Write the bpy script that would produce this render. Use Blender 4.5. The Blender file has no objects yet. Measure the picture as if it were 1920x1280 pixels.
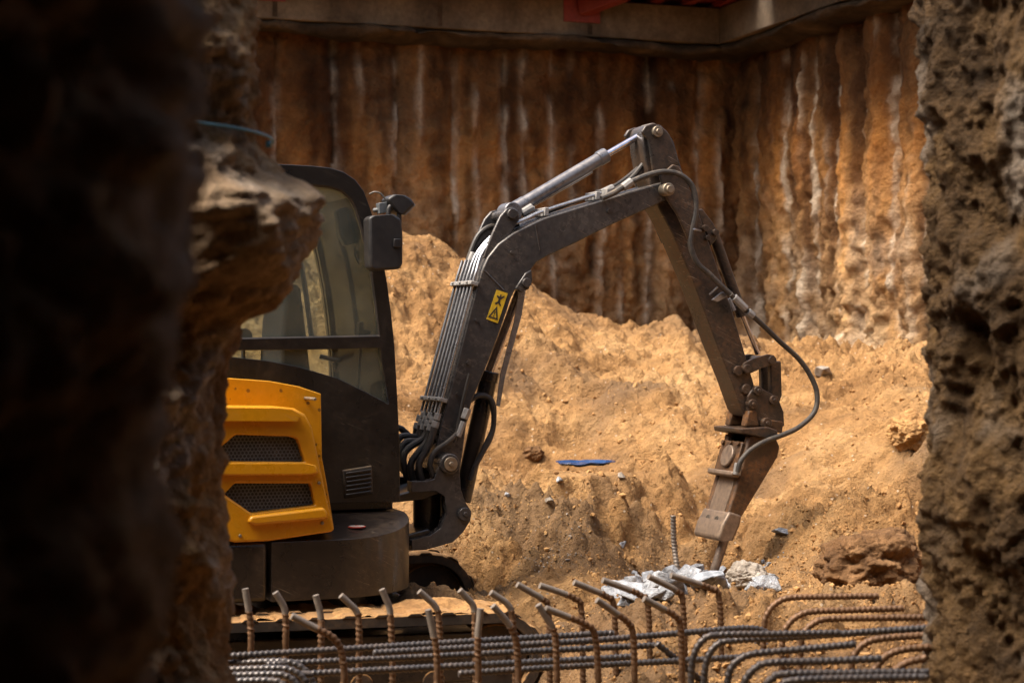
import bpy, bmesh, math, random
import numpy as np
from mathutils import Vector, Matrix
from mathutils.geometry import tessellate_polygon

random.seed(7)
RNG = np.random.RandomState(11)
SC = bpy.context.scene
COL = SC.collection
R = math.radians

# ------------------------------------------------------------------ camera, light, exposure
FPX = 65.0 / 36.0 * 1920.0          # focal length in photo pixels
CH = 1.6                            # camera height
cam_d = bpy.data.cameras.new("camera")
cam_d.lens = 65.0
cam_d.sensor_width = 36.0
cam_d.clip_start = 0.05
cam_d.clip_end = 500.0
cam_d.dof.use_dof = True
cam_d.dof.focus_distance = 9.35
cam_d.dof.aperture_fstop = 3.2
cam = bpy.data.objects.new("camera", cam_d)
cam.location = (0, 0, CH)
cam.rotation_euler = (R(90), 0, 0)
COL.objects.link(cam)
SC.camera = cam

SUN_EL, SUN_AZ = 58.0, 248.0
world = bpy.data.worlds.new("World")
SC.world = world
world.use_nodes = True
wn = world.node_tree
for n in list(wn.nodes):
    wn.nodes.remove(n)
sky = wn.nodes.new("ShaderNodeTexSky")
sky.sky_type = 'NISHITA'
sky.sun_disc = False
sky.sun_elevation = R(SUN_EL)
sky.sun_rotation = R(SUN_AZ)
sky.air_density = 1.0
sky.dust_density = 4.0
bg = wn.nodes.new("ShaderNodeBackground")
bg.inputs['Strength'].default_value = 0.15
wo = wn.nodes.new("ShaderNodeOutputWorld")
tint = wn.nodes.new("ShaderNodeMix"); tint.data_type = 'RGBA'; tint.blend_type = 'MULTIPLY'; tint.inputs[0].default_value = 1.0
tint.inputs[7].default_value = (1.0, 0.90, 0.76, 1)          # hazy, nearly white daylight
wn.links.new(sky.outputs[0], tint.inputs[6]); wn.links.new(tint.outputs[2], bg.inputs[0])
wn.links.new(bg.outputs[0], wo.inputs[0])

sun_d = bpy.data.lights.new("sun", 'SUN')
sun_d.energy = 2.8
sun_d.angle = R(30)
sun_d.color = (1.0, 0.93, 0.82)
sun = bpy.data.objects.new("sun", sun_d)
to_sun = Vector((math.sin(R(SUN_AZ)) * math.cos(R(SUN_EL)), math.cos(R(SUN_AZ)) * math.cos(R(SUN_EL)), math.sin(R(SUN_EL))))
sun.rotation_euler = to_sun.to_track_quat('Z', 'Y').to_euler()
sun.location = (0, 8, 20)
COL.objects.link(sun)

SC.view_settings.view_transform = 'Standard'
SC.view_settings.look = 'None'
SC.view_settings.exposure = 1.42
SC.view_settings.gamma = 1.0
SC.cycles.use_denoising = True
SC.cycles.max_bounces = 8
SC.cycles.diffuse_bounces = 4
SC.cycles.glossy_bounces = 4
SC.cycles.transparent_max_bounces = 12
SC.cycles.sample_clamp_indirect = 4.0
SC.cycles.caustics_reflective = False
SC.cycles.caustics_refractive = False

# ------------------------------------------------------------------ noise
def _h(ix, iy, iz, seed):
    h = (ix.astype(np.int64) * 374761393 + iy.astype(np.int64) * 668265263 + iz.astype(np.int64) * 2147483647 + seed * 974634777)
    h = (h ^ (h >> 13)) * 1274126177
    h = h & 0xffffffff
    h = (h ^ (h >> 16)) * 2246822519 & 0xffffffff
    return (h ^ (h >> 15)) & 0xffff

def vnoise(x, y, z=None, seed=0):
    x = np.asarray(x, float); y = np.asarray(y, float)
    if z is None:
        z = np.zeros_like(x) + 0.37
    ix = np.floor(x); iy = np.floor(y); iz = np.floor(z)
    fx, fy, fz = x - ix, y - iy, z - iz
    ux = fx * fx * fx * (fx * (fx * 6 - 15) + 10)
    uy = fy * fy * fy * (fy * (fy * 6 - 15) + 10)
    uz = fz * fz * fz * (fz * (fz * 6 - 15) + 10)
    def g(dx, dy, dz):
        h = _h(ix + dx, iy + dy, iz + dz, seed)
        a = h * (2 * np.pi / 65536.0)
        b = ((h * 40503) & 0xffff) / 32768.0 - 1
        s = np.sqrt(np.maximum(0, 1 - b * b))
        return np.cos(a) * s * (fx - dx) + np.sin(a) * s * (fy - dy) + b * (fz - dz)
    def lerp(a, b, t): return a + (b - a) * t
    r = lerp(lerp(lerp(g(0,0,0), g(1,0,0), ux), lerp(g(0,1,0), g(1,1,0), ux), uy),
             lerp(lerp(g(0,0,1), g(1,0,1), ux), lerp(g(0,1,1), g(1,1,1), ux), uy), uz)
    return r * 1.5

def fbm(x, y, z=None, oct=4, seed=0, gain=0.5, ridge=False):
    a, s, f = 1.0, 0.0, 1.0
    for o in range(oct):
        n = vnoise(np.asarray(x) * f, np.asarray(y) * f, None if z is None else np.asarray(z) * f, seed + o * 17)
        if ridge:
            n = 0.5 - np.abs(n)
        s = s + a * n
        a *= gain; f *= 2.03
    return s

# ------------------------------------------------------------------ materials
def new_mat(name):
    m = bpy.data.materials.new(name); m.use_nodes = True
    nt = m.node_tree
    for n in list(nt.nodes):
        nt.nodes.remove(n)
    out = nt.nodes.new("ShaderNodeOutputMaterial")
    b = nt.nodes.new("ShaderNodeBsdfPrincipled")
    nt.links.new(b.outputs[0], out.inputs[0])
    return m, nt, b, out

def nd(nt, t, **kw):
    n = nt.nodes.new(t)
    for k, v in kw.items():
        setattr(n, k, v)
    return n

def noise_node(nt, vec, scale, detail=6, rough=0.6, dist=0.0):
    n = nd(nt, "ShaderNodeTexNoise")
    n.inputs['Scale'].default_value = scale
    n.inputs['Detail'].default_value = detail
    n.inputs['Roughness'].default_value = rough
    n.inputs['Distortion'].default_value = dist
    if vec is not None:
        nt.links.new(vec, n.inputs['Vector'])
    return n.outputs['Fac']

def ramp(nt, fac, stops):
    r = nd(nt, "ShaderNodeValToRGB")
    e = r.color_ramp.elements
    while len(e) < len(stops):
        e.new(0.5)
    for i, (p, c) in enumerate(stops):
        e[i].position = p
        e[i].color = (c[0], c[1], c[2], 1) if not isinstance(c, (int, float)) else (c, c, c, 1)
    nt.links.new(fac, r.inputs[0])
    return r.outputs[0]

def mixc(nt, fac, a, b, mode='MIX'):
    m = nd(nt, "ShaderNodeMix", data_type='RGBA', blend_type=mode)
    for s, v in ((0, fac), (6, a), (7, b)):
        if isinstance(v, (int, float)):
            m.inputs[s].default_value = v
        elif isinstance(v, tuple):
            m.inputs[s].default_value = (v[0], v[1], v[2], 1)
        else:
            nt.links.new(v, m.inputs[s])
    return m.outputs[2]

def math_n(nt, op, a, b=0.0):
    m = nd(nt, "ShaderNodeMath", operation=op)
    for i, v in enumerate((a, b)):
        if isinstance(v, (int, float)):
            m.inputs[i].default_value = v
        else:
            nt.links.new(v, m.inputs[i])
    return m.outputs[0]

def objco(nt, scale=None):
    tc = nd(nt, "ShaderNodeTexCoord")
    if scale is None:
        return tc.outputs['Object']
    mp = nd(nt, "ShaderNodeMapping")
    mp.inputs['Scale'].default_value = scale
    nt.links.new(tc.outputs['Object'], mp.inputs['Vector'])
    return mp.outputs[0]

def bump(nt, b, height, strength=0.5, dist=0.02):
    n = nd(nt, "ShaderNodeBump")
    n.inputs['Strength'].default_value = strength
    n.inputs['Distance'].default_value = dist
    nt.links.new(height, n.inputs['Height'])
    nt.links.new(n.outputs[0], b.inputs['Normal'])

def paint(name, c, rough=0.4, metal=0.0, dust=0.35, dustc=(0.30, 0.20, 0.11), scratch=0.3, up=0.5, bumps=0.05, spec=0.5, coat=0.0, var=0.25, specks=False):
    """painted or bare metal with a film of dirt, dust on top faces and scratches"""
    m, nt, b, out = new_mat(name)
    co = objco(nt)
    n1 = noise_node(nt, co, 3.5, 8, 0.65, 0.4)
    n2 = noise_node(nt, co, 38, 5, 0.6)
    mp = nd(nt, "ShaderNodeMapping"); mp.inputs['Rotation'].default_value = (0, R(52), 0); mp.inputs['Scale'].default_value = (7, 7, 190)
    mq = nd(nt, "ShaderNodeMapping"); mq.inputs['Rotation'].default_value = (0, R(-25), 0); nt.links.new(co, mq.inputs['Vector']); nt.links.new(mq.outputs[0], mp.inputs['Vector'])
    n3 = noise_node(nt, mp.outputs[0], 1.1, 3, 0.6, 1.2)
    varc = ramp(nt, n2, [(0.3, tuple(x * (1 - var) for x in c)), (0.7, tuple(min(1, x * (1 + var)) for x in c))])
    geo = nd(nt, "ShaderNodeNewGeometry")
    sx = nd(nt, "ShaderNodeSeparateXYZ"); nt.links.new(geo.outputs['Normal'], sx.inputs[0])
    upf = math_n(nt, 'MULTIPLY', math_n(nt, 'MAXIMUM', sx.outputs[2], 0.0), up)
    film = ramp(nt, n1, [(0.42, 0.0), (0.72, 1.0)])
    grain = ramp(nt, n2, [(0.35, 0.15), (0.65, 1.0)])
    f = math_n(nt, 'MULTIPLY', math_n(nt, 'ADD', math_n(nt, 'MULTIPLY', film, dust), upf), grain)
    f = math_n(nt, 'MINIMUM', f, 0.95)
    col = mixc(nt, f, varc, dustc)
    sc = math_n(nt, 'MULTIPLY', ramp(nt, n3, [(0.63, 0.0), (0.68, 1.0)]), ramp(nt, n1, [(0.45, 0.0), (0.6, 1.0)]))
    col = mixc(nt, math_n(nt, 'MULTIPLY', sc, scratch), col, (0.32, 0.26, 0.2))
    if specks:      # spots of mud thrown on the paint
        v = nd(nt, "ShaderNodeTexVoronoi"); v.inputs['Scale'].default_value = 22
        wv = nd(nt, "ShaderNodeVectorMath", operation='ADD'); nt.links.new(co, wv.inputs[0]); nt.links.new(n2, wv.inputs[1])
        nt.links.new(co, v.inputs['Vector'])
        sp_ = nd(nt, "ShaderNodeSeparateColor"); nt.links.new(v.outputs['Color'], sp_.inputs[0])
        dsp = math_n(nt, 'ADD', v.outputs['Distance'], math_n(nt, 'MULTIPLY', math_n(nt, 'SUBTRACT', n2, 0.5), 0.35))
        mk_ = math_n(nt, 'MULTIPLY', math_n(nt, 'LESS_THAN', dsp, 0.17), math_n(nt, 'GREATER_THAN', sp_.outputs[1], 0.72))
        col = mixc(nt, math_n(nt, 'MULTIPLY', mk_, 0.75), col, (0.10, 0.05, 0.018))
    nt.links.new(col, b.inputs['Base Color'])
    rr = math_n(nt, 'ADD', math_n(nt, 'MULTIPLY', f, 0.55), rough)
    rr = math_n(nt, 'ADD', rr, math_n(nt, 'MULTIPLY', math_n(nt, 'SUBTRACT', n1, 0.5), 0.35))
    nt.links.new(math_n(nt, 'MINIMUM', math_n(nt, 'MAXIMUM', rr, 0.08), 1.0), b.inputs['Roughness'])
    b.inputs['Metallic'].default_value = metal
    b.inputs['Specular IOR Level'].default_value = spec
    if coat:
        b.inputs['Coat Weight'].default_value = coat
        b.inputs['Coat Roughness'].default_value = 0.15
    if coat:
        b.inputs['Coat Weight'].default_value = coat
        b.inputs['Coat Roughness'].default_value = 0.12
    bump(nt, b, n2, bumps, 0.004)
    return m

def earth(name, cols, scale=1.5, bscale=40, bstr=0.6, bdist=0.02, rough=0.95, streak=None, stretch=(1, 1, 1), pebble=None, strata=False):
    m, nt, b, out = new_mat(name)
    co = objco(nt)
    n1 = noise_node(nt, objco(nt, stretch), scale, 9, 0.62, 0.3)
    n2 = noise_node(nt, co, bscale, 8, 0.7)
    n3 = noise_node(nt, co, bscale * 0.22, 6, 0.65)
    k = len(cols)
    col = ramp(nt, n1, [(0.30 + 0.40 * i / (k - 1), cols[i]) for i in range(k)])
    col = mixc(nt, 0.75, col, ramp(nt, n3, [(0.3, 0.62), (0.7, 1.3)]), 'MULTIPLY')
    col = mixc(nt, 0.6, col, ramp(nt, n2, [(0.3, 0.6), (0.7, 1.35)]), 'MULTIPLY')
    if pebble:
        v = nd(nt, "ShaderNodeTexVoronoi"); v.inputs['Scale'].default_value = 28
        nt.links.new(co, v.inputs['Vector'])
        pm = ramp(nt, v.outputs['Distance'], [(0.16, 1.0), (0.24, 0.0)])
        sel = nd(nt, "ShaderNodeSeparateColor"); nt.links.new(v.outputs['Color'], sel.inputs[0])
        pm = math_n(nt, 'MULTIPLY', pm, math_n(nt, 'GREATER_THAN', sel.outputs[0], 0.86))
        col = mixc(nt, pm, col, pebble)
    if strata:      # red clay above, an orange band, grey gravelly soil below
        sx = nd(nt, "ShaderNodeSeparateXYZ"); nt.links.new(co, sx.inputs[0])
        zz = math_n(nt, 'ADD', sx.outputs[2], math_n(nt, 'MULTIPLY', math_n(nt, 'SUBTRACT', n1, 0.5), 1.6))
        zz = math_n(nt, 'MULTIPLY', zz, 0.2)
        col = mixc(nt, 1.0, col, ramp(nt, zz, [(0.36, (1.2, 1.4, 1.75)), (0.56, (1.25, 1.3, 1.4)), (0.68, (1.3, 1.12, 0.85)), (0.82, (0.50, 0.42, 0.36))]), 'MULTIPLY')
        ta = nd(nt, "ShaderNodeAttribute", attribute_name='tone')
        col = mixc(nt, 1.0, col, ramp(nt, ta.outputs['Fac'], [(0.0, (0.42, 0.36, 0.32)), (0.45, (0.95, 0.95, 0.95)), (0.75, (1.1, 1.05, 1.0)), (1.0, (1.30, 1.22, 1.02))]), 'MULTIPLY')
    if streak:
        at = nd(nt, "ShaderNodeAttribute", attribute_name='streak')
        sf = math_n(nt, 'MULTIPLY', at.outputs['Fac'], ramp(nt, n2, [(0.25, 0.45), (0.6, 1.0)]))
        col = mixc(nt, sf, col, streak)
    nt.links.new(col, b.inputs['Base Color'])
    b.inputs['Roughness'].default_value = rough
    b.inputs['Specular IOR Level'].default_value = 0.25
    h = math_n(nt, 'ADD', n2, math_n(nt, 'MULTIPLY', n3, 2.5))
    bump(nt, b, h, bstr, bdist)
    return m

M = {}
M['sand'] = earth('sand', [(0.21, 0.105, 0.038), (0.38, 0.21, 0.083), (0.52, 0.32, 0.145)], 1.1, 55, 1.0, 0.03, pebble=(0.55, 0.42, 0.3), streak=(0.17, 0.105, 0.058))
M['clod'] = earth('clod', [(0.20, 0.10, 0.04), (0.36, 0.20, 0.08), (0.46, 0.28, 0.12)], 3.0, 60, 0.6, 0.01)
M['dark_clod'] = earth('dark_clod', [(0.09, 0.045, 0.02), (0.17, 0.09, 0.04), (0.30, 0.17, 0.08)], 6.0, 60, 0.8, 0.02)
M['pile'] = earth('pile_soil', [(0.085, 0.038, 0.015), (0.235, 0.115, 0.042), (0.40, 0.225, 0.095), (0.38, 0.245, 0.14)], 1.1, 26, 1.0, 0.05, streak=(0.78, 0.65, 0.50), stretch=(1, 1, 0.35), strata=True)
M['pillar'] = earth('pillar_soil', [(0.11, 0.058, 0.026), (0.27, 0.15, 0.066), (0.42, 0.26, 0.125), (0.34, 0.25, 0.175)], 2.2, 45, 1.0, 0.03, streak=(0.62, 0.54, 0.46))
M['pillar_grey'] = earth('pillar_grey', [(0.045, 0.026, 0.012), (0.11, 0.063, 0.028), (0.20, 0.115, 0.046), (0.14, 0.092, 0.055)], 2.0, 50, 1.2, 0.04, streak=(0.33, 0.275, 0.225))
M['pillar_shaded'] = earth('pillar_shaded', [(0.06, 0.034, 0.016), (0.16, 0.09, 0.042), (0.28, 0.165, 0.08), (0.22, 0.15, 0.10)], 2.2, 45, 1.0, 0.03, streak=(0.34, 0.27, 0.22))  # pillar soil darkened, shade under the deck painted into the colour
M['concrete'] = earth('concrete', [(0.06, 0.043, 0.030), (0.135, 0.10, 0.07), (0.19, 0.145, 0.10)], 1.6, 22, 0.4, 0.008, stretch=(1, 1, 0.5))
M['dark_lip'] = earth('dark_mortar', [(0.02, 0.013, 0.009), (0.06, 0.04, 0.025), (0.13, 0.09, 0.06)], 2.0, 25, 0.8, 0.02)
M['red_steel'] = paint('red_steel', (0.20, 0.022, 0.013), 0.5, 0, 0.3, (0.14, 0.07, 0.04), 0.2, 0.2)
M['body'] = paint('black_paint', (0.0085, 0.0075, 0.0075), 0.30, 0, 0.16, (0.10, 0.065, 0.04), 0.22, 0.06, 0.02, coat=0.4)
M['skirt'] = paint('skirt_paint', (0.012, 0.010, 0.010), 0.30, 0, 0.34, (0.13, 0.08, 0.042), 0.5, 0.14, 0.03, coat=0.25)
M['yellow'] = paint('yellow_paint', (0.53, 0.235, 0.005), 0.28, 0, 0.20, (0.24, 0.12, 0.035), 0.30, 0.12, 0.0, var=0.07, specks=True)
M['boom'] = paint('boom_paint', (0.050, 0.048, 0.050), 0.22, 0.15, 0.34, (0.16, 0.12, 0.085), 1.0, 0.22, 0.05)
M['arm'] = paint('arm_paint', (0.034, 0.030, 0.028), 0.30, 0.1, 0.55, (0.22, 0.10, 0.03), 0.9, 0.25, 0.06)
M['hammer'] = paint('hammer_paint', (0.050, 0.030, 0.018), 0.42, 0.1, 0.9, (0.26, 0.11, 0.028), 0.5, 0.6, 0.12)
M['hammer_lit'] = paint('hammer_lit_steel', (0.20, 0.15, 0.115), 0.34, 0.35, 0.5, (0.32, 0.21, 0.12), 0.5, 0.4, 0.1)  # lighter copy for the hammer's front, the lit tone painted into the colour
M['steel_pipe'] = paint('steel_pipe', (0.32, 0.33, 0.36), 0.28, 0.75, 0.15, (0.28, 0.2, 0.13), 0.1, 0.08, 0.03)
M['clamp'] = paint('clamp_plastic', (0.26, 0.255, 0.25), 0.5, 0.1, 0.25, (0.28, 0.2, 0.13), 0.1, 0.2, 0.05)
M['cyl'] = paint('cylinder_paint', (0.17, 0.17, 0.185), 0.28, 0.55, 0.3, (0.2, 0.14, 0.09), 0.4, 0.1, 0.04)
M['chrome'] = paint('chrome_rod', (0.62, 0.60, 0.66), 0.12, 1.0, 0.08, (0.2, 0.13, 0.08), 0.05, 0.02, 0.01)
M['pin'] = paint('pin_steel', (0.26, 0.22, 0.17), 0.4, 0.7, 0.35, (0.26, 0.16, 0.07), 0.2, 0.2, 0.1)
M['hose'] = paint('rubber_hose', (0.020, 0.019, 0.019), 0.5, 0, 0.3, (0.16, 0.11, 0.07), 0.0, 0.25, 0.1)
M['hose_grey'] = paint('dusty_hose', (0.034, 0.032, 0.031), 0.5, 0, 0.4, (0.25, 0.19, 0.13), 0.0, 0.3, 0.1)
M['track'] = paint('track_rubber', (0.016, 0.012, 0.010), 0.7, 0, 0.35, (0.30, 0.165, 0.065), 0.0, 3.0, 0.4)
M['chisel'] = paint('chisel_steel', (0.30, 0.24, 0.20), 0.35, 0.7, 0.4, (0.3, 0.2, 0.12), 0.2, 0.3, 0.05)
M['plastic'] = paint('black_plastic', (0.012, 0.012, 0.014), 0.42, 0, 0.12, (0.12, 0.09, 0.06), 0.0, 0.08, 0.02)
M['seat'] = paint('seat_cloth', (0.014, 0.013, 0.013), 0.85, 0, 0.1, (0.1, 0.07, 0.05), 0, 0.05, 0.2)
M['grey_trim'] = paint('grey_trim', (0.10, 0.11, 0.12), 0.5, 0, 0.1, (0.2, 0.15, 0.1), 0, 0.1, 0.05)
M['sticker'] = paint('sticker_yellow', (0.66, 0.44, 0.02), 0.5, 0, 0.35, (0.28, 0.18, 0.08), 0.2, 0.0, 0.03)
M['ink'] = paint('sticker_black', (0.02, 0.018, 0.015), 0.6, 0, 0.2)
M['decal_red'] = paint('decal_red', (0.5, 0.05, 0.04), 0.5, 0, 0.1)
M['decal_white'] = paint('decal_white', (0.6, 0.58, 0.55), 0.5, 0, 0.1)
M['rust'] = paint('rebar_rust', (0.12, 0.068, 0.038), 0.45, 0.35, 0.55, (0.26, 0.12, 0.045), 0.25, 0.15, 0.25)
M['rebar_tip'] = paint('rebar_tip', (0.22, 0.19, 0.165), 0.5, 0.35, 0.3, (0.25, 0.16, 0.09), 0.2, 0.1, 0.2)
M['rebar'] = paint('rebar_steel', (0.075, 0.070, 0.072), 0.36, 0.5, 0.34, (0.18, 0.10, 0.05), 0.3, 0.1, 0.2)
M['rock'] = earth('broken_concrete', [(0.24, 0.25, 0.275), (0.44, 0.46, 0.50), (0.64, 0.67, 0.73)], 9, 70, 1.0, 0.02)
M['rock_tan'] = earth('dusty_stone', [(0.17, 0.14, 0.11), (0.27, 0.235, 0.20), (0.40, 0.365, 0.325)], 7, 60, 0.5, 0.01)
M['rock_dark'] = earth('slate_stone', [(0.14, 0.155, 0.18), (0.27, 0.29, 0.33), (0.5, 0.53, 0.58)], 12, 60, 0.6, 0.01)
M['blue'] = paint('blue_plastic', (0.008, 0.04, 0.13), 0.12, 0, 0.25, (0.2, 0.13, 0.07), 0, 0.05, 0.05)
M['blue_wire'] = paint('blue_wire', (0.06, 0.22, 0.32), 0.5, 0, 0.1)
M['bright_steel'] = paint('bright_steel', (0.72, 0.72, 0.78), 0.2, 0.8, 0.05, (0.3, 0.2, 0.1), 0, 0.05, 0.02)
M['lens'] = paint('lamp_lens', (0.35, 0.36, 0.38), 0.12, 0.3, 0.1)

def glass_mat():
    m, nt, b, out = new_mat('cab_glass')
    nt.nodes.remove(b)
    tr = nd(nt, "ShaderNodeBsdfTransparent"); tr.inputs[0].default_value = (0.935, 0.985, 0.96, 1)
    gl = nd(nt, "ShaderNodeBsdfGlossy"); gl.inputs['Roughness'].default_value = 0.03
    df = nd(nt, "ShaderNodeBsdfDiffuse"); df.inputs[0].default_value = (0.42, 0.44, 0.36, 1)
    fr = nd(nt, "ShaderNodeFresnel"); fr.inputs[0].default_value = 1.45
    mx = nd(nt, "ShaderNodeMixShader")
    nt.links.new(fr.outputs[0], mx.inputs[0]); nt.links.new(tr.outputs[0], mx.inputs[1]); nt.links.new(gl.outputs[0], mx.inputs[2])
    n = noise_node(nt, objco(nt, (3, 3, 1.2)), 2.5, 8, 0.65, 0.6)
    dirt = math_n(nt, 'MULTIPLY', ramp(nt, n, [(0.35, 0.40), (0.8, 1.0)]), 0.22)  # dirt plus a painted haze in place of sky reflection
    m2 = nd(nt, "ShaderNodeMixShader")
    nt.links.new(dirt, m2.inputs[0]); nt.links.new(mx.outputs[0], m2.inputs[1]); nt.links.new(df.outputs[0], m2.inputs[2])
    nt.links.new(m2.outputs[0], out.inputs[0])
    return m
M['glass'] = glass_mat()
def clear_glass():
    m, nt, b, out = new_mat('windscreen_glass'); nt.nodes.remove(b)
    tr = nd(nt, "ShaderNodeBsdfTransparent"); tr.inputs[0].default_value = (0.97, 0.99, 0.975, 1)
    gl = nd(nt, "ShaderNodeBsdfGlossy"); gl.inputs['Roughness'].default_value = 0.02
    fr = nd(nt, "ShaderNodeFresnel"); fr.inputs[0].default_value = 1.2
    mx = nd(nt, "ShaderNodeMixShader")
    nt.links.new(fr.outputs[0], mx.inputs[0]); nt.links.new(tr.outputs[0], mx.inputs[1]); nt.links.new(gl.outputs[0], mx.inputs[2]); nt.links.new(mx.outputs[0], out.inputs[0])
    return m
M['clear_glass'] = clear_glass()

# ------------------------------------------------------------------ mesh helpers
def tag(o, label=None, cat=None, group=None, kind=None):
    if label: o['label'] = label
    if cat: o['category'] = cat
    if group: o['group'] = group
    if kind: o['kind'] = kind
    return o

def mesh_np(name, verts, faces, mat, parent=None, smooth=True, attr=None):
    me = bpy.data.meshes.new(name)
    verts = np.asarray(verts, np.float32); faces = np.asarray(faces, np.int32)
    k = faces.shape[1]
    me.vertices.add(len(verts)); me.vertices.foreach_set('co', verts.ravel())
    me.loops.add(faces.size); me.loops.foreach_set('vertex_index', faces.ravel())
    me.polygons.add(len(faces))
    me.polygons.foreach_set('loop_start', np.arange(0, faces.size, k, dtype=np.int32))
    me.polygons.foreach_set('loop_total', np.full(len(faces), k, np.int32))
    me.polygons.foreach_set('use_smooth', np.full(len(faces), smooth, bool))
    me.update(calc_edges=True)
    if attr is not None:
        for an, av in (attr.items() if isinstance(attr, dict) else [('streak', attr)]):
            a = me.attributes.new(an, 'FLOAT', 'POINT'); a.data.foreach_set('value', np.asarray(av, np.float32).ravel())
    me.materials.append(mat)
    o = bpy.data.objects.new(name, me); COL.objects.link(o)
    if parent: o.parent = parent
    return o

def grid_faces(nu, nv, wrap=False):
    i = np.arange(nu if wrap else nu - 1); j = np.arange(nv - 1)
    I, J = np.meshgrid(i, j, indexing='ij')
    I2 = (I + 1) % nu
    return np.stack([I * nv + J, I2 * nv + J, I2 * nv + J + 1, I * nv + J + 1], -1).reshape(-1, 4)

class MB:
    def __init__(s):
        s.v = []; s.f = []; s.m = []; s.mi = 0
    def add(s, vs, fs):
        b = len(s.v)
        s.v += [tuple(p) for p in vs]
        s.f += [tuple(b + i for i in f) for f in fs]
        s.m += [s.mi] * len(fs)
        return s
    def box(s, x0, x1, y0, y1, z0, z1):
        vs = [(x, y, z) for x in (x0, x1) for y in (y0, y1) for z in (z0, z1)]
        return s.add(vs, [(0,1,3,2),(4,6,7,5),(0,4,5,1),(2,3,7,6),(0,2,6,4),(1,5,7,3)])
    def prism(s, loops, l0, l1):
        """polygon (t,z) with holes, spread along l from l0 to l1"""
        if not isinstance(loops[0][0], (tuple, list)):
            loops = [loops]
        flat = [p for lp in loops for p in lp]
        tris = tessellate_polygon([[Vector((p[0], p[1], 0)) for p in lp] for lp in loops])
        n = len(flat)
        vs = [(p[0], l0, p[1]) for p in flat] + [(p[0], l1, p[1]) for p in flat]
        fs = []
        for t in tris:
            fs.append((t[0], t[1], t[2])); fs.append((t[2] + n, t[1] + n, t[0] + n))
        b = 0
        for lp in loops:
            k = len(lp)
            for i in range(k):
                a, c = b + i, b + (i + 1) % k
                fs.append((a, c, c + n, a + n))
            b += k
        return s.add(vs, fs)
    def tube(s, path, r, n=10, cap=True, rfun=None):
        P = [Vector(p) for p in path]
        rings = []
        tang = []
        for i in range(len(P)):
            a = P[max(i - 1, 0)]; c = P[min(i + 1, len(P) - 1)]
            tang.append((c - a).normalized())
        up = Vector((0, 0, 1)) if abs(tang[0].z) < 0.9 else Vector((1, 0, 0))
        nx = tang[0].cross(up).normalized()
        d = 0.0
        vs = []
        for i, p in enumerate(P):
            t = tang[i]
            nx = (nx - t * nx.dot(t)).normalized()
            ny = t.cross(nx)
            if i: d += (P[i] - P[i - 1]).length
            for k in range(n):
                a = 2 * math.pi * k / n
                rr = (r[i] if isinstance(r, (list, tuple)) else r)
                if rfun: rr *= rfun(d, a)
                vs.append(p + (nx * math.cos(a) + ny * math.sin(a)) * rr)
        fs = []
        for i in range(len(P) - 1):
            for k in range(n):
                k2 = (k + 1) % n
                fs.append((i * n + k, i * n + k2, (i + 1) * n + k2, (i + 1) * n + k))
        if cap:
            fs.append(tuple(range(n - 1, -1, -1))); fs.append(tuple((len(P) - 1) * n + k for k in range(n)))
        return s.add(vs, fs)
    def cyl(s, p0, p1, r, n=20, r1=None):
        return s.tube([p0, p1], [r, r1 if r1 is not None else r], n)
    def disc(s, t, z, l0, l1, r, n=20):
        """short round pin across the machine"""
        return s.cyl((t, l0, z), (t, l1, z), r, n)
    def build(s, name, mat, parent=None, bevel=0.0, seg=2, ang=35, loc=None):
        me = bpy.data.meshes.new(name)
        me.from_pydata(s.v, [], s.f)
        mats = mat if isinstance(mat, (list, tuple)) else [mat]
        for m in mats: me.materials.append(m)
        if len(mats) > 1:
            me.polygons.foreach_set('material_index', s.m)
        bm = bmesh.new(); bm.from_mesh(me)
        bmesh.ops.recalc_face_normals(bm, faces=bm.faces)
        bm.to_mesh(me); bm.free()
        me.polygons.foreach_set('use_smooth', [True] * len(me.polygons))
        me.set_sharp_from_angle(angle=R(ang))
        o = bpy.data.objects.new(name, me); COL.objects.link(o)
        if bevel:
            b = o.modifiers.new('bevel', 'BEVEL'); b.width = bevel; b.segments = seg; b.limit_method = 'ANGLE'; b.angle_limit = R(32)
            b.harden_normals = False
        if parent: o.parent = parent
        if loc: o.location = loc
        return o

def smooth_path(pts, step=0.02):
    P = [Vector(p) for p in pts]
    P = [P[0] * 2 - P[1]] + P + [P[-1] * 2 - P[-2]]
    out = []
    for i in range(1, len(P) - 2):
        a, b, c, d = P[i - 1], P[i], P[i + 1], P[i + 2]
        n = max(2, int((c - b).length / step))
        for k in range(n):
            t = k / n
            out.append(0.5 * ((2 * b) + (c - a) * t + (2 * a - 5 * b + 4 * c - d) * t * t + (3 * b - a - 3 * c + d) * t ** 3))
    out.append(P[-2])
    return out

def empty(name, loc=(0, 0, 0), rz=0.0, parent=None):
    o = bpy.data.objects.new(name, None); COL.objects.link(o)
    o.location = loc; o.rotation_euler = (0, 0, rz)
    o.empty_display_size = 0.2
    if parent: o.parent = parent
    return o

def at(px, py, d):
    """photo pixel and distance -> point of the place"""
    return ((px - 960) / FPX * d, d, CH - (py - 640) / FPX * d)

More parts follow.
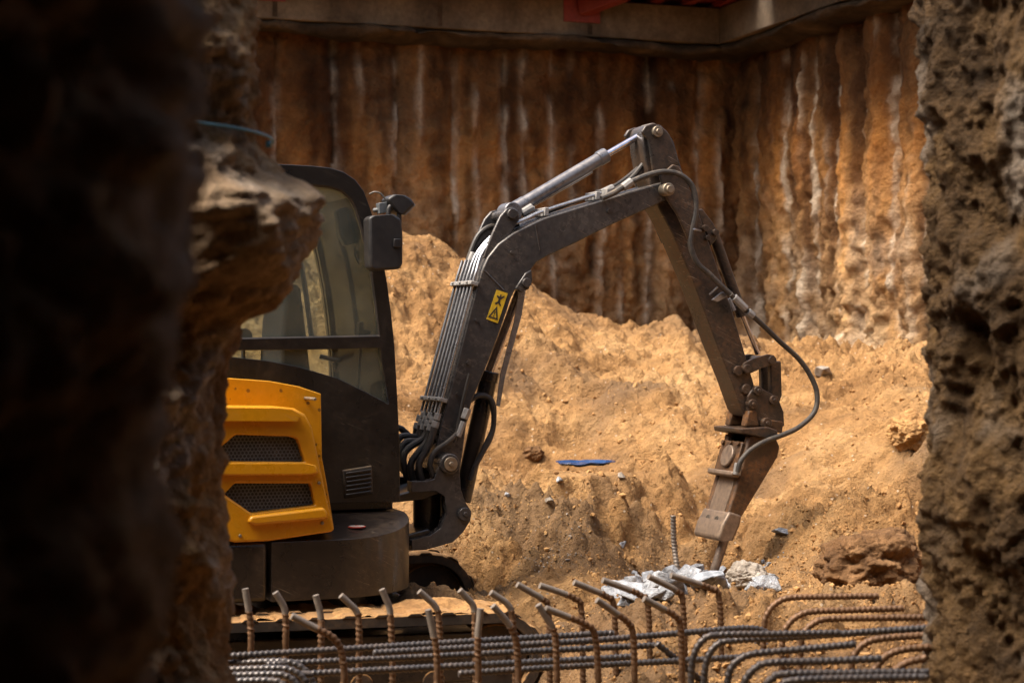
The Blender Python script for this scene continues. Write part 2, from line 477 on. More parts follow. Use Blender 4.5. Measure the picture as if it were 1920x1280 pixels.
# ------------------------------------------------------------------ terrain
CP = []
def cp(px, py, d): CP.append(at(px, py, d))
for a in [(1080,1275,7.4),(1300,1275,7.0),(1500,1275,6.7),(1720,1275,6.4),(1120,1190,8.2),(1300,1150,8.6),(1500,1130,8.8),(1720,1110,8.9),
          (1560,1050,10.0),(1500,1060,9.9),(1640,1000,10.6),(1600,900,11.5),(1600,800,12.5),(1600,710,13.5),(1600,668,14.2),(1740,640,14.4),(1740,900,11.2),(1740,770,12.5),
          (1340,1078,10.1),(1200,1092,9.7),(1100,1105,9.4),(1420,1085,9.8),
          (1000,1078,9.7),(1000,985,10.5),(1000,900,11.2),(1200,975,10.8),(1230,905,11.4),(900,905,11.2),(890,1092,10.1),(1100,890,11.5),(1100,990,10.5),(1100,1060,9.9),(1250,1050,10.2),
          (1095,884,11.95),(1250,862,12.2),(1000,865,12.3),(1150,870,12.2),(900,850,12.2),
          (800,700,12.8),(800,560,13.9),(760,455,15.2),(620,430,15.2),(600,600,13.2),(480,420,15.0),(480,600,13.0),(480,760,11.8),(620,800,11.5),(900,512,15.0),(1000,562,14.8),(1000,700,13.3),(1000,790,12.7),(1100,630,14.7),(1100,720,13.4),
          (1100,800,12.8),(1200,627,14.8),(1200,750,13.0),(1330,648,14.6),(1330,750,13.3),(1330,850,12.3),(1480,692,14.4),(1450,790,13.0),(1450,900,11.9),(1450,1000,10.9),(1340,960,11.2)]:
    cp(*a)
for p in [(-2.2,5.5,-.04),(-1,5.5,-.04),(-.3,5.5,-.04),(.6,5.5,.12),(-.3,7.4,-.02),(-1.2,7.8,-.04),(-2.2,8.2,-.04),(-3.5,8.2,0),(-2.4,9.2,0),(-1.2,9.2,.08),(-.35,9.3,.20),(-.05,9.3,.28),(-.9,8.95,.22),
          (-.5,10.1,.06),(-.3,9.9,.10),(-.1,10.1,.2),(-1.5,10.3,.10),(-2.6,10.2,.2),(0,3,0),(-2,3,0),(2,3,.1),(3,6,.3),(4,8,.5),(5,10,.9),(5.5,13,1.5),(5,16,1.4),(3,17.5,1.1),(0,17.3,1.1),(-2.5,16.8,1.7),(-5,16,1.8),(-5,13,1.6),(-5,10,.6),(-5,6,.1),(0,-2,0),(-4,-2,0),(4,-2,.1),
          (3,20,.9),(-6,19,.9),(0,20,.9),(6,20,.9),(.42,8.2,.30),(.15,8.3,.15)]:
    CP.append(p)
CPA = np.array(CP)
def tps(r2): return 0.5 * r2 * np.log(r2 + 1e-9)
def _fit():
    X = CPA[:, :2]; n = len(X)
    K = tps(((X[:, None] - X[None]) ** 2).sum(-1)) + np.eye(n) * 0.02
    Pm = np.c_[np.ones(n), X]
    A = np.block([[K, Pm], [Pm.T, np.zeros((3, 3))]])
    return np.linalg.solve(A, np.r_[CPA[:, 2], 0, 0, 0])
WTS = _fit()
def base_h(x, y):
    x = np.asarray(x, float); y = np.asarray(y, float); sh = x.shape
    x = x.ravel(); y = y.ravel(); out = np.empty(len(x)); n = len(CPA)
    for i in range(0, len(x), 20000):
        a = np.c_[x[i:i+20000], y[i:i+20000]]
        r2 = ((a[:, None] - CPA[None, :, :2]) ** 2).sum(-1)
        out[i:i+20000] = tps(r2) @ WTS[:n] + WTS[n] + a @ WTS[n+1:]
    return out.reshape(sh)
def height(x, y):
    x = np.asarray(x, float); y = np.asarray(y, float)
    h = base_h(x, y)
    rough = np.clip(0.65 + 0.9 * fbm(x * 0.6, y * 0.6, oct=2, seed=91), 0.25, 1.3) + 0.7 * np.exp(-(((x - 0.4) / 0.9) ** 2 + ((y - 10.4) / 0.7) ** 2))
    def billow(k, o, sd, g=0.5):
        t, am, f = 0.0, 1.0, k
        for q in range(o):
            t = t + am * np.abs(vnoise(x * f + q * 3.1, y * f, seed=sd + q)); am *= g; f *= 2.1
        return t
    h = h + 0.10 * fbm(x * 0.9, y * 0.9, oct=2, seed=3)
    h = h + 0.20 * rough * (billow(1.9, 3, 5) - 0.3)
    h = h + 0.10 * rough * (billow(5.5, 4, 15, 0.60) - 0.35)
    h = h + 0.035 * fbm(x * 3.1 + 5, y * 1.3, oct=3, seed=63)
    h = h + 0.060 * rough * (np.abs(vnoise(x * 13, y * 13, seed=9)) - 0.2) + 0.030 * rough * (np.abs(vnoise(x * 27 + 3, y * 27, seed=10)) - 0.2)
    cl = fbm(x * 5, y * 5, oct=2, seed=33)
    h = h + 0.08 * rough * np.clip(cl - 0.22, 0, 1)
    sl = np.clip(fbm(x * 1.5 + 2, y * 2.5, oct=3, seed=71) - 0.18, 0, 1)         # small slips and hollows
    h = h - 0.30 * sl
    def ss(e0, e1, v):
        q = np.clip((v - e0) / (e1 - e0), 0, 1); return q * q * (3 - 2 * q)
    win = ss(-0.55, -0.2, x) * ss(1.35, 0.9, x)
    h = h + win * (0.09 * np.exp(-((y - 11.15 - 0.15 * vnoise(x * 2.2, x * 0, seed=12)) / 0.30) ** 2) - 0.16 * np.exp(-((y - 12.05) / 0.55) ** 2))
    h = h + 0.16 * np.exp(-(((x + 0.46) / 0.32) ** 2 + ((y - 9.10) / 0.16) ** 2)) - 0.26 * np.exp(-(((x + 0.22) / 0.30) ** 2 + ((y - 9.78) / 0.30) ** 2)) * (0.8 + 0.6 * vnoise(x * 5, y * 5, seed=14))
    bk = ss(1.15, 1.75, x - 0.10 * (y - 10)) * ss(9.3, 10.2, y)
    h = h + 0.16 * bk * ss(13.6, 11.8, y) * (1 + 0.5 * vnoise(x * 1.7, y * 1.7, seed=19))
    pad = np.exp(-(((x - 0.46) / 0.30) ** 4 + ((y - 11.8) / 0.30) ** 4))
    h = h * (1 - pad) + pad * (0.795 + 0.15 * (h - base_h(x, y)))
    fr_ = np.exp(-(((x - 0.46) / 0.32) ** 4 + ((y - 11.05) / 0.5) ** 4))
    h = np.where(h > 0.80, h - fr_ * (h - 0.80) * 0.9, h)
    wr = np.exp(-(((x - 0.98) / 0.42) ** 4 + ((y - 10.15) / 0.38) ** 4))          # hollow broken out under the hammer
    h = h * (1 - 0.85 * wr) + 0.85 * wr * (0.24 + 0.25 * (h - base_h(x, y)))
    wl = np.exp(-(((x - 1.15) / 0.55) ** 4 + ((y - 6.6) / 0.75) ** 4))             # ground worked low among the bars
    h = h * (1 - 0.9 * wl) + 0.9 * wl * (0.30 + 0.4 * (h - base_h(x, y)))
    tz = ss(9.0, 8.82, y - 0.25 * x) * ss(0.22, 0.04, x) * ss(7.0, 8.0, y)          # bed of the near track
    h = h * (1 - tz) + tz * np.minimum(h, -0.07)
    tren = ss(0.35, -0.05, x + 0.12 * fbm(y * 2, x * 0, oct=2, seed=4)) * ss(8.50, 8.15, y - 0.25 * x) * ss(2.0, 3.0, y)
    return h * (1 - tren) - 0.9 * tren
def axis(parts):
    out = [parts[0][0]]
    for a, b, st in parts:
        out += list(np.linspace(a, b, max(2, int(round((b - a) / st)) + 1))[1:])
    return np.array(out)
gx = axis([(-9, -4.6, 0.25), (-4.6, -2.4, 0.05), (-2.4, 3.2, 0.015), (3.2, 4.6, 0.05), (4.6, 9, 0.25)])
gy = axis([(-5, 5, 0.25), (5, 6.5, 0.05), (6.5, 15.5, 0.015), (15.5, 18, 0.06), (18, 23, 0.25)])
GX, GY = np.meshgrid(gx, gy, indexing='ij')
GZ = height(GX, GY)
gpat = 1.15 * np.exp(-(((GX - 0.30) / 0.95) ** 2 + ((GY - 10.4) / 0.65) ** 2)) + 0.5 * np.exp(-(((GX - 1.6) / 0.6) ** 2 + ((GY - 9.4) / 0.5) ** 2)) + 0.35 * (GY < 9.3)
gpat = np.clip(gpat * (0.75 + 1.3 * fbm(GX * 2.5, GY * 2.5, oct=4, seed=210)) + 1.6 * np.clip(fbm(GX * 1.1, GY * 1.1, oct=4, seed=220) - 0.12, 0, 1), 0, 0.9)
ground = mesh_np('ground', np.stack([GX, GY, GZ], -1).reshape(-1, 3), grid_faces(len(gx), len(gy)), M['sand'], attr=gpat)
tag(ground, 'ochre sand floor and heaped spoil of the excavation pit', 'ground', kind='structure')

def on_ground(px, py, d0=8.0, d1=16.0):
    d = np.arange(d0, d1, 0.01)
    x = (px - 960) / FPX * d; z = CH - (py - 640) / FPX * d
    hit = np.nonzero(z <= height(x, d))[0]
    k = hit[0] if len(hit) else len(d) - 1
    return Vector((x[k], d[k], z[k]))
# loose lumps of soil: nobody could count them
def ico():
    bm = bmesh.new(); bmesh.ops.create_icosphere(bm, subdivisions=1, radius=1)
    v = np.array([tuple(p.co) for p in bm.verts]); f = np.array([[q.index for q in p.verts] for p in bm.faces]); bm.free()
    return v, f
ICO_V, ICO_F = ico()
def scatter(name, n, region, smin, smax, mat, label, dens=None, seed=0):
    rng = np.random.RandomState(seed)
    k = rng.uniform(0, 1, (n, 2))
    y = region[2] + (region[3] - region[2]) * k[:, 1]
    u = region[0] + (region[1] - region[0]) * k[:, 0]
    x = u * y
    d = fbm(x * 1.2, y * 1.2, oct=3, seed=seed + 50) + (0 if dens is None else dens(x, y))
    keep = d > rng.uniform(-0.45, 0.5, n)
    x, y = x[keep], y[keep]
    z = height(x, y)
    s = smin * (smax / smin) ** (rng.uniform(0, 1, len(x)) ** 4.5)
    V = np.repeat(ICO_V[None], len(x), 0) * (1 + rng.uniform(-0.48, 0.40, (len(x), 12, 1)))
    V = V * (s[:, None] * rng.uniform(0.6, 1.25, (len(x), 3)))[:, None, :]
    a = rng.uniform(0, 6.28, len(x)); c, si = np.cos(a), np.sin(a)
    X = V[..., 0] * c[:, None] - V[..., 1] * si[:, None]; Y = V[..., 0] * si[:, None] + V[..., 1] * c[:, None]
    V = np.stack([X + x[:, None], Y + y[:, None], V[..., 2] + (z + s * 0.08)[:, None]], -1)
    F = ICO_F[None] + (np.arange(len(x)) * 12)[:, None, None]
    o = mesh_np(name, V.reshape(-1, 3), F.reshape(-1, 3), mat, smooth=False)
    return tag(o, label, 'soil', kind='stuff')
def near_dens(x, y):
    return 0.35 * np.exp(-((y - 10.4) / 1.0) ** 2) + 0.3 * ((x > 0.6) & (y < 9.7)) - 0.1
scatter('soil_lumps', 15000, (-0.16, 0.25, 6.6, 14.8), 0.005, 0.026, M['clod'], 'loose crumbs and lumps of sandy soil strewn over the ground', near_dens, 5)
scatter('soil_crumbs', 26000, (-0.10, 0.235, 6.6, 10.6), 0.004, 0.016, M['clod'], 'fine crumbs of soil around the bars and the track', near_dens, 8)

# ------------------------------------------------------------------ pile walls
WD = Vector((0.947, 0.322, 0)).normalized()       # along the back wall, to the right
NB = Vector((WD.y, -WD.x, 0))                     # back wall faces the camera
NR = -WD                                          # right wall faces left
KX, KY, _ = at(1395, 640, 20.3)
K = Vector((KX, KY, 0))
def pile_wall(name, origin, dirv, nrm, length, z0, z1, seed, step, label, pitch=0.57):
    s = np.arange(0, length + step, step); z = np.arange(z0, z1 + step, step)
    S, Z = np.meshgrid(s, z, indexing='ij')
    Sw = S + 0.022 * fbm(S * 0.8, Z * 0.5, oct=2, seed=seed) + 0.16 * vnoise(S * 0.8, S * 0 + 0.5, seed=seed + 44)
    q = Sw / pitch; i = np.floor(q); fr = q - i
    amp = 0.14 + 0.07 * vnoise(i * 7.3 + 0.5, i * 0 + 0.5, seed=seed + 1)
    d = amp * np.sqrt(np.clip(1 - (2 * fr - 1) ** 2, 0, 1))
    low = np.clip((3.6 - Z) / 2.0, 0, 1)
    d = d + 0.05 * fbm(S * 1.4, Z * 1.1, oct=3, seed=seed + 2)
    d = d + (0.040 + 0.042 * low) * fbm(S * 6.5, Z * 5, oct=5, seed=seed + 4, gain=0.66)
    # grout ridges down the joints
    e = np.minimum(fr, 1 - fr) * pitch
    e2 = np.abs(fr - 0.62 - 0.04 * vnoise(Z * 0.9, i * 3.1, seed=seed + 6)) * pitch
    on = np.clip(0.7 + 2.6 * vnoise(i * 5.7 + 0.5, Z * 0.55, seed=seed + 7), 0, 1)
    on2 = np.clip(0.0 + 2.6 * vnoise(i * 9.1 + 0.3, Z * 0.6, seed=seed + 8), 0, 1)
    wob = 1.1 + 0.9 * vnoise(S * 9, Z * 2.0, seed=seed + 9)
    st = np.clip(on * np.exp(-(e / (0.036 * wob.clip(0.3))) ** 2) + on2 * np.exp(-(e2 / (0.03 * wob.clip(0.3))) ** 2), 0, 1)
    brk = np.clip(0.75 + 1.5 * fbm(S * 5, Z * 3, oct=3, seed=seed + 12), 0, 1)
    topf = np.clip((4.6 - Z) / 0.7, 0.0, 1)
    st = st * brk * (0.30 + 0.70 * topf)
    d = d + 0.07 * st
    splash = np.clip(fbm(S * 2.2, Z * 2.2, oct=4, seed=seed + 20) - 0.05, 0, 1) * low
    st = np.clip(st * 0.95 + 0.55 * splash, 0, 1)
    tone = 0.5 + 0.85 * vnoise(S * 3.1, Z * 0.22, seed=seed + 30) + 0.6 * vnoise(S * 8.0, Z * 0.35, seed=seed + 31) + 0.35 * fbm(S * 4, Z * 4, oct=3, seed=seed + 32)
    tone = np.clip(tone, 0, 1)
    d = d + 0.03 * (tone - 0.5)
    P = np.stack([origin.x + dirv.x * S + nrm.x * d, origin.y + dirv.y * S + nrm.y * d, Z], -1)
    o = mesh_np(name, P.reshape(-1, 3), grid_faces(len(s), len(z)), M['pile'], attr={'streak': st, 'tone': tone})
    return tag(o, label, 'wall')
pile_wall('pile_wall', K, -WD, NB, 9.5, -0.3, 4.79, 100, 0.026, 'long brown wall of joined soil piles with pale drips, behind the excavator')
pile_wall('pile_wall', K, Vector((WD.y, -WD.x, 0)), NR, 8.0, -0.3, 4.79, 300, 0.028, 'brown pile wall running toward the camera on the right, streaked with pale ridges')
# the unseen remaining sides of the pit close it off from the light
pile_wall('pile_wall', Vector((-7.8, 22, 0)), Vector((0, -1, 0)), Vector((1, 0, 0)), 27, -0.5, 5.05, 500, 0.16, 'pile wall closing the pit on its left side')
pile_wall('pile_wall', Vector((-7.8, -4.2, 0)), Vector((1, 0, 0)), Vector((0, 1, 0)), 14.8, -0.5, 5.05, 600, 0.16, 'pile wall closing the pit behind the viewer')
pile_wall('pile_wall', Vector((7.0, -4.2, 0)), Vector((0, 1, 0)), Vector((-1, 0, 0)), 17, -0.5, 5.05, 700, 0.16, 'pile wall closing the pit on the near right side')

def wall_pt(s, n, z, side='b'):
    """s along the wall from its corner, n out into the pit"""
    p = K + (-WD * s + NB * n if side == 'b' else NB * s + NR * n)
    return (p.x, p.y, z)
def wall_box(mb, s0, s1, n0, n1, z0, z1, side='b'):
    vs = [wall_pt(s, n, z, side) for s in (s0, s1) for n in (n0, n1) for z in (z0, z1)]
    mb.add(vs, [(0,1,3,2),(4,6,7,5),(0,4,5,1),(2,3,7,6),(0,2,6,4),(1,5,7,3)])
OV = 0.55
def lip(side, s0, s1, seed, parent):
    s = np.arange(s0, s1, 0.05); n = np.array([-0.1, 0.1, 0.25, 0.38, 0.44, 0.50, 0.51, 0.44, 0.1])
    zt = np.array([4.59, 4.50, 4.50, 4.51, 4.52, 4.535, 4.575, 4.60, 4.60]) + 0.15
    S, J = np.meshgrid(s, np.arange(len(n)), indexing='ij')
    N = n[J] + 0.10 * fbm(S * 1.1, J * 0.2, oct=3, seed=seed) + 0.03 * (vnoise(S * 0.9, S * 0, seed=seed + 4) > 0.1)
    Z = zt[J] + 0.06 * fbm(S * 1.7, J * 0.5, oct=4, seed=seed + 1) * (J < 7)
    Z = np.minimum(Z, 4.748)
    d = K
    if side == 'b':
        X = K.x - WD.x * S + NB.x * N; Y = K.y - WD.y * S + NB.y * N
    else:
        X = K.x + NB.x * S + NR.x * N; Y = K.y + NB.y * S + NR.y * N
    o = mesh_np('mortar_lip', np.stack([X, Y, Z], -1).reshape(-1, 3), grid_faces(len(s), len(n)), M['dark_lip'], parent)
    return o
bb = MB()
wall_box(bb, OV, 10, -0.3, OV, 4.75, 5.13)
bbo = bb.build('capping_beam', M['concrete'], None, 0.012)
tag(bbo, 'tan concrete capping beam on top of the back pile wall', 'concrete beam')
lip('b', 0.3, 9.6, 40, bbo)
for s in (2.0, 3.62, 5.3, 6.2):
    j = MB(); wall_box(j, s, s + 0.05, OV - 0.01, OV + 0.002, 4.77, 5.12); j.build('joint', M['dark_lip'], bbo)
rb = MB()
wall_box(rb, -0.3, 8.0, -0.3, OV + 0.002, 4.752, 5.132, 'r')
rbo = rb.build('capping_beam', M['concrete'], None, 0.012)
tag(rbo, 'concrete capping beam above the right pile wall, its rough underside showing', 'concrete beam')
lip('r', 0.2, 8.0, 60, rbo)

# red steel deck lying on the beams, and strut stubs bolted to the beam
dk = MB(); wall_box(dk, -2.0, 9.6, -0.4, 1.5, 5.20, 5.38)
for k in range(26):
    wall_box(dk, 0.15 + k * 0.36, 0.25 + k * 0.36, -0.38, 1.45, 5.145, 5.198)
tag(dk.build('steel_deck', M['red_steel'], None, 0.006), 'dark red steel decking on beams above the back pile wall', 'deck')
dk = MB(); wall_box(dk, 1.75, 9.6, -0.4, 1.5, 5.14, 5.36, 'r')  # unseen overhang added to shade the right wall
tag(dk.build('steel_deck', M['red_steel'], None, 0.006), 'red steel decking along the right concrete beam, widened out of view to shade the wall', 'deck')
def strut(s, z, ang, ln, label, w=0.10):
    root = empty('steel_strut', wall_pt(s, OV, z))
    tag(root, label, 'strut', 'red steel struts at the top beam')
    o = Vector(wall_pt(s, OV, z))
    pl = MB()
    vs = []
    for a in (-0.20, 0.20):
        for n in (0.002, 0.022):
            for zz in (-0.14, 0.15):
                p = Vector(wall_pt(s + a, OV + n, z + zz)) - o; vs.append(p)
    pl.add(vs, [(0,1,3,2),(4,6,7,5),(0,4,5,1),(2,3,7,6),(0,2,6,4),(1,5,7,3)])
    pl.build('end_plate', M['red_steel'], root, 0.004)
    d = (NB * math.cos(ang) + WD * math.sin(ang) + Vector((0, 0, 0.22))).normalized()
    sd = d.cross(Vector((0, 0, 1))).normalized(); up = sd.cross(d)
    t = MB()
    st = NB * 0.03
    def ring(q, ww): return [st + d * q + sd * (ww * a) + up * (ww * b) for a, b in ((-1,-1),(1,-1),(1,1),(-1,1))]
    v = ring(0, w) + ring(ln, w) + ring(0, w - .014) + ring(ln, w - .014)
    f = []
    for k in range(4):
        k2 = (k + 1) % 4
        f += [(k, k2, k2 + 4, k + 4), (k + 8, k + 12, k2 + 12, k2 + 8), (k + 4, k2 + 4, k2 + 12, k + 12)]
    t.add(v, f); t.build('square_tube', M['red_steel'], root, 0.008)
strut(2.12, 5.03, R(38), 0.50, 'red square steel strut stub bolted to the beam, right of the beam centre', 0.075)
strut(5.42, 5.06, R(-20), 0.9, 'red steel strut stub on the beam beside the left pillar')

# concrete deck over the camera side of the pit
dm = MB(); dm.box(-8.2, 7.4, -4.6, 3.0, 5.05, 5.35)
tag(dm.build('deck_slab', M['concrete'], None, 0.02), 'concrete deck covering the near part of the pit', 'deck')

# ------------------------------------------------------------------ rough pillars
def pillar(name, cx, cy, r, edge, side, seed, label, zlo=-0.2, zhi=5.03, mat='pillar', step=0.014, rough=1.0, phi0=None, spread=1.6, slab_amp=0.016):
    nz = int((zhi - zlo) / step); nph = int(2 * math.pi * r / step)
    z = np.linspace(zlo, zhi, nz); ph = np.linspace(0, 2 * np.pi, nph, endpoint=False)
    PH, Z = np.meshgrid(ph, z, indexing='ij')
    ez = np.array([CH - (e[1] - 640) / FPX * cy for e in edge])[::-1]
    ex = np.array([(e[0] - 960) / FPX * cy for e in edge])[::-1]
    want = np.interp(Z, ez, ex)
    extra = (want - cx - r) if side > 0 else (cx - r - want)
    p0 = (0.0 if side > 0 else np.pi) if phi0 is None else phi0
    w = np.clip(np.cos((PH - p0) / spread), 0, 1) ** 1.2 * (np.abs((PH - p0 + np.pi) % (2 * np.pi) - np.pi) < spread * np.pi / 2)
    dd = (PH - p0 + np.pi) % (2 * np.pi) - np.pi
    w = np.where(np.abs(dd) < spread * np.pi / 2, np.clip(np.cos(dd / spread), 0, 1) ** 1.2, 0)
    rr = r + extra * w
    X0, Y0 = np.cos(PH) * r, np.sin(PH) * r
    lump = 0.055 * fbm(X0 * 2.5 + 3, Y0 * 2.5, Z * 1.8, oct=2, seed=seed)
    calm = np.clip(0.75 + 1.2 * fbm(X0 * 1.5, Y0 * 1.5, Z * 1.0, oct=2, seed=seed + 41), 0.2, 1.2)
    crag = calm * 0.10 * fbm(X0 * 4.2, Y0 * 4.2, Z * 3.2, oct=6, seed=seed + 3, gain=0.60)
    slab = fbm(X0 * 2.2 + 20, Y0 * 2.2, Z * 1.5, oct=3, seed=seed + 70) * 6
    crag = crag + slab_amp * (np.floor(slab) + np.clip((slab - np.floor(slab)) * 4, 0, 1)) / 3.0 - 0.01 + 0.016 * (0.2 - np.abs(vnoise(X0 * 24, Y0 * 24, Z * 18, seed=seed + 6)))
    pit = np.clip(fbm(X0 * 6, Y0 * 6, Z * 6, oct=2, seed=seed + 11) - 0.22, 0, 1)
    fine = 0.012 * fbm(X0 * 20, Y0 * 20, Z * 15, oct=4, seed=seed + 5, gain=0.6)
    nn = rough * (lump * 0.6 + crag + fine - 0.045 * calm * pit)
    ps = (math.atan2(-cx, cy) if side > 0 else math.pi + math.atan2(-cx, cy)) if side < 0 else math.atan2(-cx, cy)   # flank that shows as the outline
    k0 = int(round((ps % (2 * np.pi)) / (2 * np.pi) * nph)) % nph
    m_ = int(0.40 / (2 * np.pi) * nph)
    prof = np.max([nn[(k0 + j) % nph] - r * (1 - math.cos(j / nph * 2 * math.pi)) for j in range(-m_, m_ + 1)], axis=0)
    win_ = max(3, int(0.16 / step)); kern = np.ones(win_) / win_
    prof = np.convolve(np.pad(prof, win_, mode='edge'), kern, mode='same')[win_:-win_]
    rr = rr + nn - prof[None, :] * np.clip(np.cos(dd), 0, 1)
    st = np.clip(1.7 * fbm(X0 * 3.2 + 9, Y0 * 3.2, Z * 2.6, oct=4, seed=seed + 9) - 0.12 + 4.0 * crag, 0, 1) * 0.9
    st = np.clip(st + 3.2 * np.clip(extra * w - 0.10, 0, 0.3) * (np.cos(PH + 0.1) > 0.55) * (side > 0), 0, 0.95)  # pale rock of the bulge, its lit right side lightened in the colour
    P = np.stack([cx + np.cos(PH) * rr, cy + np.sin(PH) * rr, Z], -1)
    o = mesh_np(name, P.reshape(-1, 3), grid_faces(len(ph), len(z), wrap=True), M[mat], attr=st)
    return tag(o, label, 'pillar')
LE = [(487,-600),(487,-40),(485,100),(488,200),(484,238),(474,250),(486,275),(512,302),(545,335),(585,362),(606,380),(612,402),(604,440),(585,482),(562,522),(535,556),(510,580),(478,596),(462,604),(448,640),(428,690),(416,760),(412,880),(418,960),(428,1040),(434,1120),(428,1200),(440,1290),(440,2200)]
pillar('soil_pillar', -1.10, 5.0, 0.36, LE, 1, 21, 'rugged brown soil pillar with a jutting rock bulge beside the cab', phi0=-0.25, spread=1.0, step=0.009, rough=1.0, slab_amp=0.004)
NE = [(388,-900),(385,0),(378,200),(366,300),(340,350),(326,480),(318,640),(342,780),(318,850),(324,1000),(334,1120),(322,1280),(322,2600)]
pillar('soil_pillar', -0.88, 2.0, 0.5, NE, 1, 61, 'dark out of focus soil pillar filling the left edge of the view', spread=1.0, step=0.016, mat='pillar_shaded')
RE = [(1708,-600),(1714,-10),(1726,60),(1728,150),(1738,280),(1742,420),(1736,520),(1742,640),(1748,760),(1742,880),(1730,980),(1734,1060),(1730,1140),(1734,1290),(1734,2000)]
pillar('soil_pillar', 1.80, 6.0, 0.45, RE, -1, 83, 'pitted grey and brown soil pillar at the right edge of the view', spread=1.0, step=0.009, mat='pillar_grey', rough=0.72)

# thin blue tie round the left pillar
c = []
for k in range(25):
    a = R(-150 + k * 7.0)
    c.append((-1.10 + 0.45 * math.cos(a), 5.0 + 0.45 * math.sin(a), CH + (640 - 238) / FPX * 4.8 - 0.012 * (k / 24) ** 2))
t = MB(); t.tube(smooth_path(c, 0.02), 0.0042, 8)
e = c[-1]; t.cyl((e[0] - 0.005, e[1], e[2] - 0.006), (e[0] - 0.005, e[1], e[2] + 0.012), 0.008, 8)
tag(t.build('wire_tie', M['blue_wire']), 'thin blue wire tied round the left pillar above its bulge', 'wire')

# ------------------------------------------------------------------ excavator
TH = R(22.0)
SX, SY = -1.06, 9.2
CT, ST = math.cos(TH), math.sin(TH)
def U(px, py, l=0.0):
    """photo pixel seen in the machine's lengthwise plane at offset l -> (forward, up)"""
    k = (px - 960) / FPX
    t = (k * (SY + CT * l) - SX + ST * l) / (CT - k * ST)
    d = SY + ST * t + CT * l
    return (t, CH - (py - 640) * d / FPX)
def UL(pts, l): return [U(p[0], p[1], l) for p in pts]
def U3(px, py, l):
    a = U(px, py, l); return (a[0], l, a[1])
EX = empty('excavator', (SX, SY, 0), TH)
tag(EX, 'compact excavator with yellow engine cover and dark boom, breaking concrete in the pit', 'excavator')

# tracks, turned 8 degrees against the upper body
def loop_pts(L, H, z0, n=14):
    r = H / 2; pts = []
    for k in range(n + 1):
        a = -math.pi / 2 + math.pi * k / n; pts.append((L - r + r * math.cos(a), z0 + r + r * math.sin(a)))
    for k in range(n + 1):
        a = math.pi / 2 + math.pi * k / n; pts.append((-L + r + r * math.cos(a), z0 + r + r * math.sin(a)))
    return pts
def rot8(o): o.rotation_euler = (0, 0, R(14) - TH)
def track(lc, w, L, H, z0):
    outer = loop_pts(L, H, z0); inner = loop_pts(L - 0.05, H - 0.10, z0 + 0.05)
    mb = MB(); mb.prism([outer, inner], lc - w / 2, lc + w / 2)
    # rubber lugs
    per = []
    r = H / 2; straight = 2 * (L - r); arc = math.pi * r; tot = 2 * straight + 2 * arc; nl = 30
    for k in range(nl):
        for half in (0, 1):
            q = ((k + 0.5 * half) / nl * tot) % tot
            if q < straight: p = Vector((-L + r + q, z0 + H)); tn = Vector((1, 0)); nn = Vector((0, 1))
            elif q < straight + arc:
                a = math.pi / 2 - (q - straight) / r; p = Vector((L - r + r * math.cos(a), z0 + r + r * math.sin(a))); nn = Vector((math.cos(a), math.sin(a))); tn = Vector((nn.y, -nn.x))
            elif q < 2 * straight + arc: p = Vector((L - r - (q - straight - arc), z0)); tn = Vector((-1, 0)); nn = Vector((0, -1))
            else:
                a = -math.pi / 2 - (q - 2 * straight - arc) / r; p = Vector((-L + r + r * math.cos(a), z0 + r + r * math.sin(a))); nn = Vector((math.cos(a), math.sin(a))); tn = Vector((nn.y, -nn.x))
            l0 = lc - w / 2 - 0.004 if half == 0 else lc + 0.01; l1 = lc - 0.01 if half == 0 else lc + w / 2 + 0.004
            vs = []
            for (a, b) in ((-0.040, -0.004), (0.040, -0.004), (0.022, 0.012), (-0.022, 0.012)):
                for l in (l0, l1):
                    pp = p + tn * a + nn * b; vs.append((pp.x, l, pp.y))
            mb.add(vs, [(0,2,3,1),(2,4,5,3),(4,6,7,5),(6,0,1,7),(0,6,4,2),(1,3,5,7)])
    o = mb.build('track', M['track'], EX, 0.007, 3); rot8(o)
    tt_, ll_ = np.meshgrid(np.arange(-L + 0.2, L - 0.12, 0.012), np.linspace(lc - w * 0.49, lc + w * 0.49, 28), indexing='ij')
    mz = 0.030 * fbm(tt_ * 5, ll_ * 6, oct=4, seed=int(lc * 100) + 300, gain=0.6) + 0.006 + 0.022 * np.clip((ll_ - lc) / w, -0.5, 0.5)
    if lc < 0: md = mesh_np('mud', np.stack([tt_, ll_, z0 + H + np.maximum(mz, -0.02)], -1).reshape(-1, 3), grid_faces(*tt_.shape), M['clod'], o)
    fr = MB(); fr.prism([(-L + 0.25, z0 + 0.10), (L - 0.22, z0 + 0.10), (L - 0.16, z0 + 0.2), (L - 0.25, z0 + H - 0.09), (-L + 0.25, z0 + H - 0.09)], lc - w * 0.34, lc + w * 0.34)
    fr.build('track_frame', M['skirt'], o, 0.01)
    for tt, nm, rr in ((L - r, 'idler_wheel', r - 0.055), (-L + r, 'sprocket', r - 0.055)):
        wl = MB(); wl.disc(tt, z0 + r, lc - w * 0.36, lc + w * 0.36, rr, 24); wl.disc(tt, z0 + r, lc - w * 0.42, lc + w * 0.42, rr * 0.35, 16)
        wl.build(nm, M['track'], o, 0.01)
    for k in range(4):
        wl = MB(); wl.disc(-L + 0.5 + k * (2 * L - 1.0) / 3, z0 + 0.105, lc - w * 0.36, lc + w * 0.36, 0.055, 16); wl.build('roller', M['track'], o, 0.006)
track(-0.79, 0.33, 1.0, 0.42, -0.06)
track(0.79, 0.33, 1.04, 0.48, -0.03)
uf = MB(); uf.box(-0.55, 0.55, -0.6, 0.6, 0.10, 0.30); uf.disc(0, 0, 0, 0, 0.01)
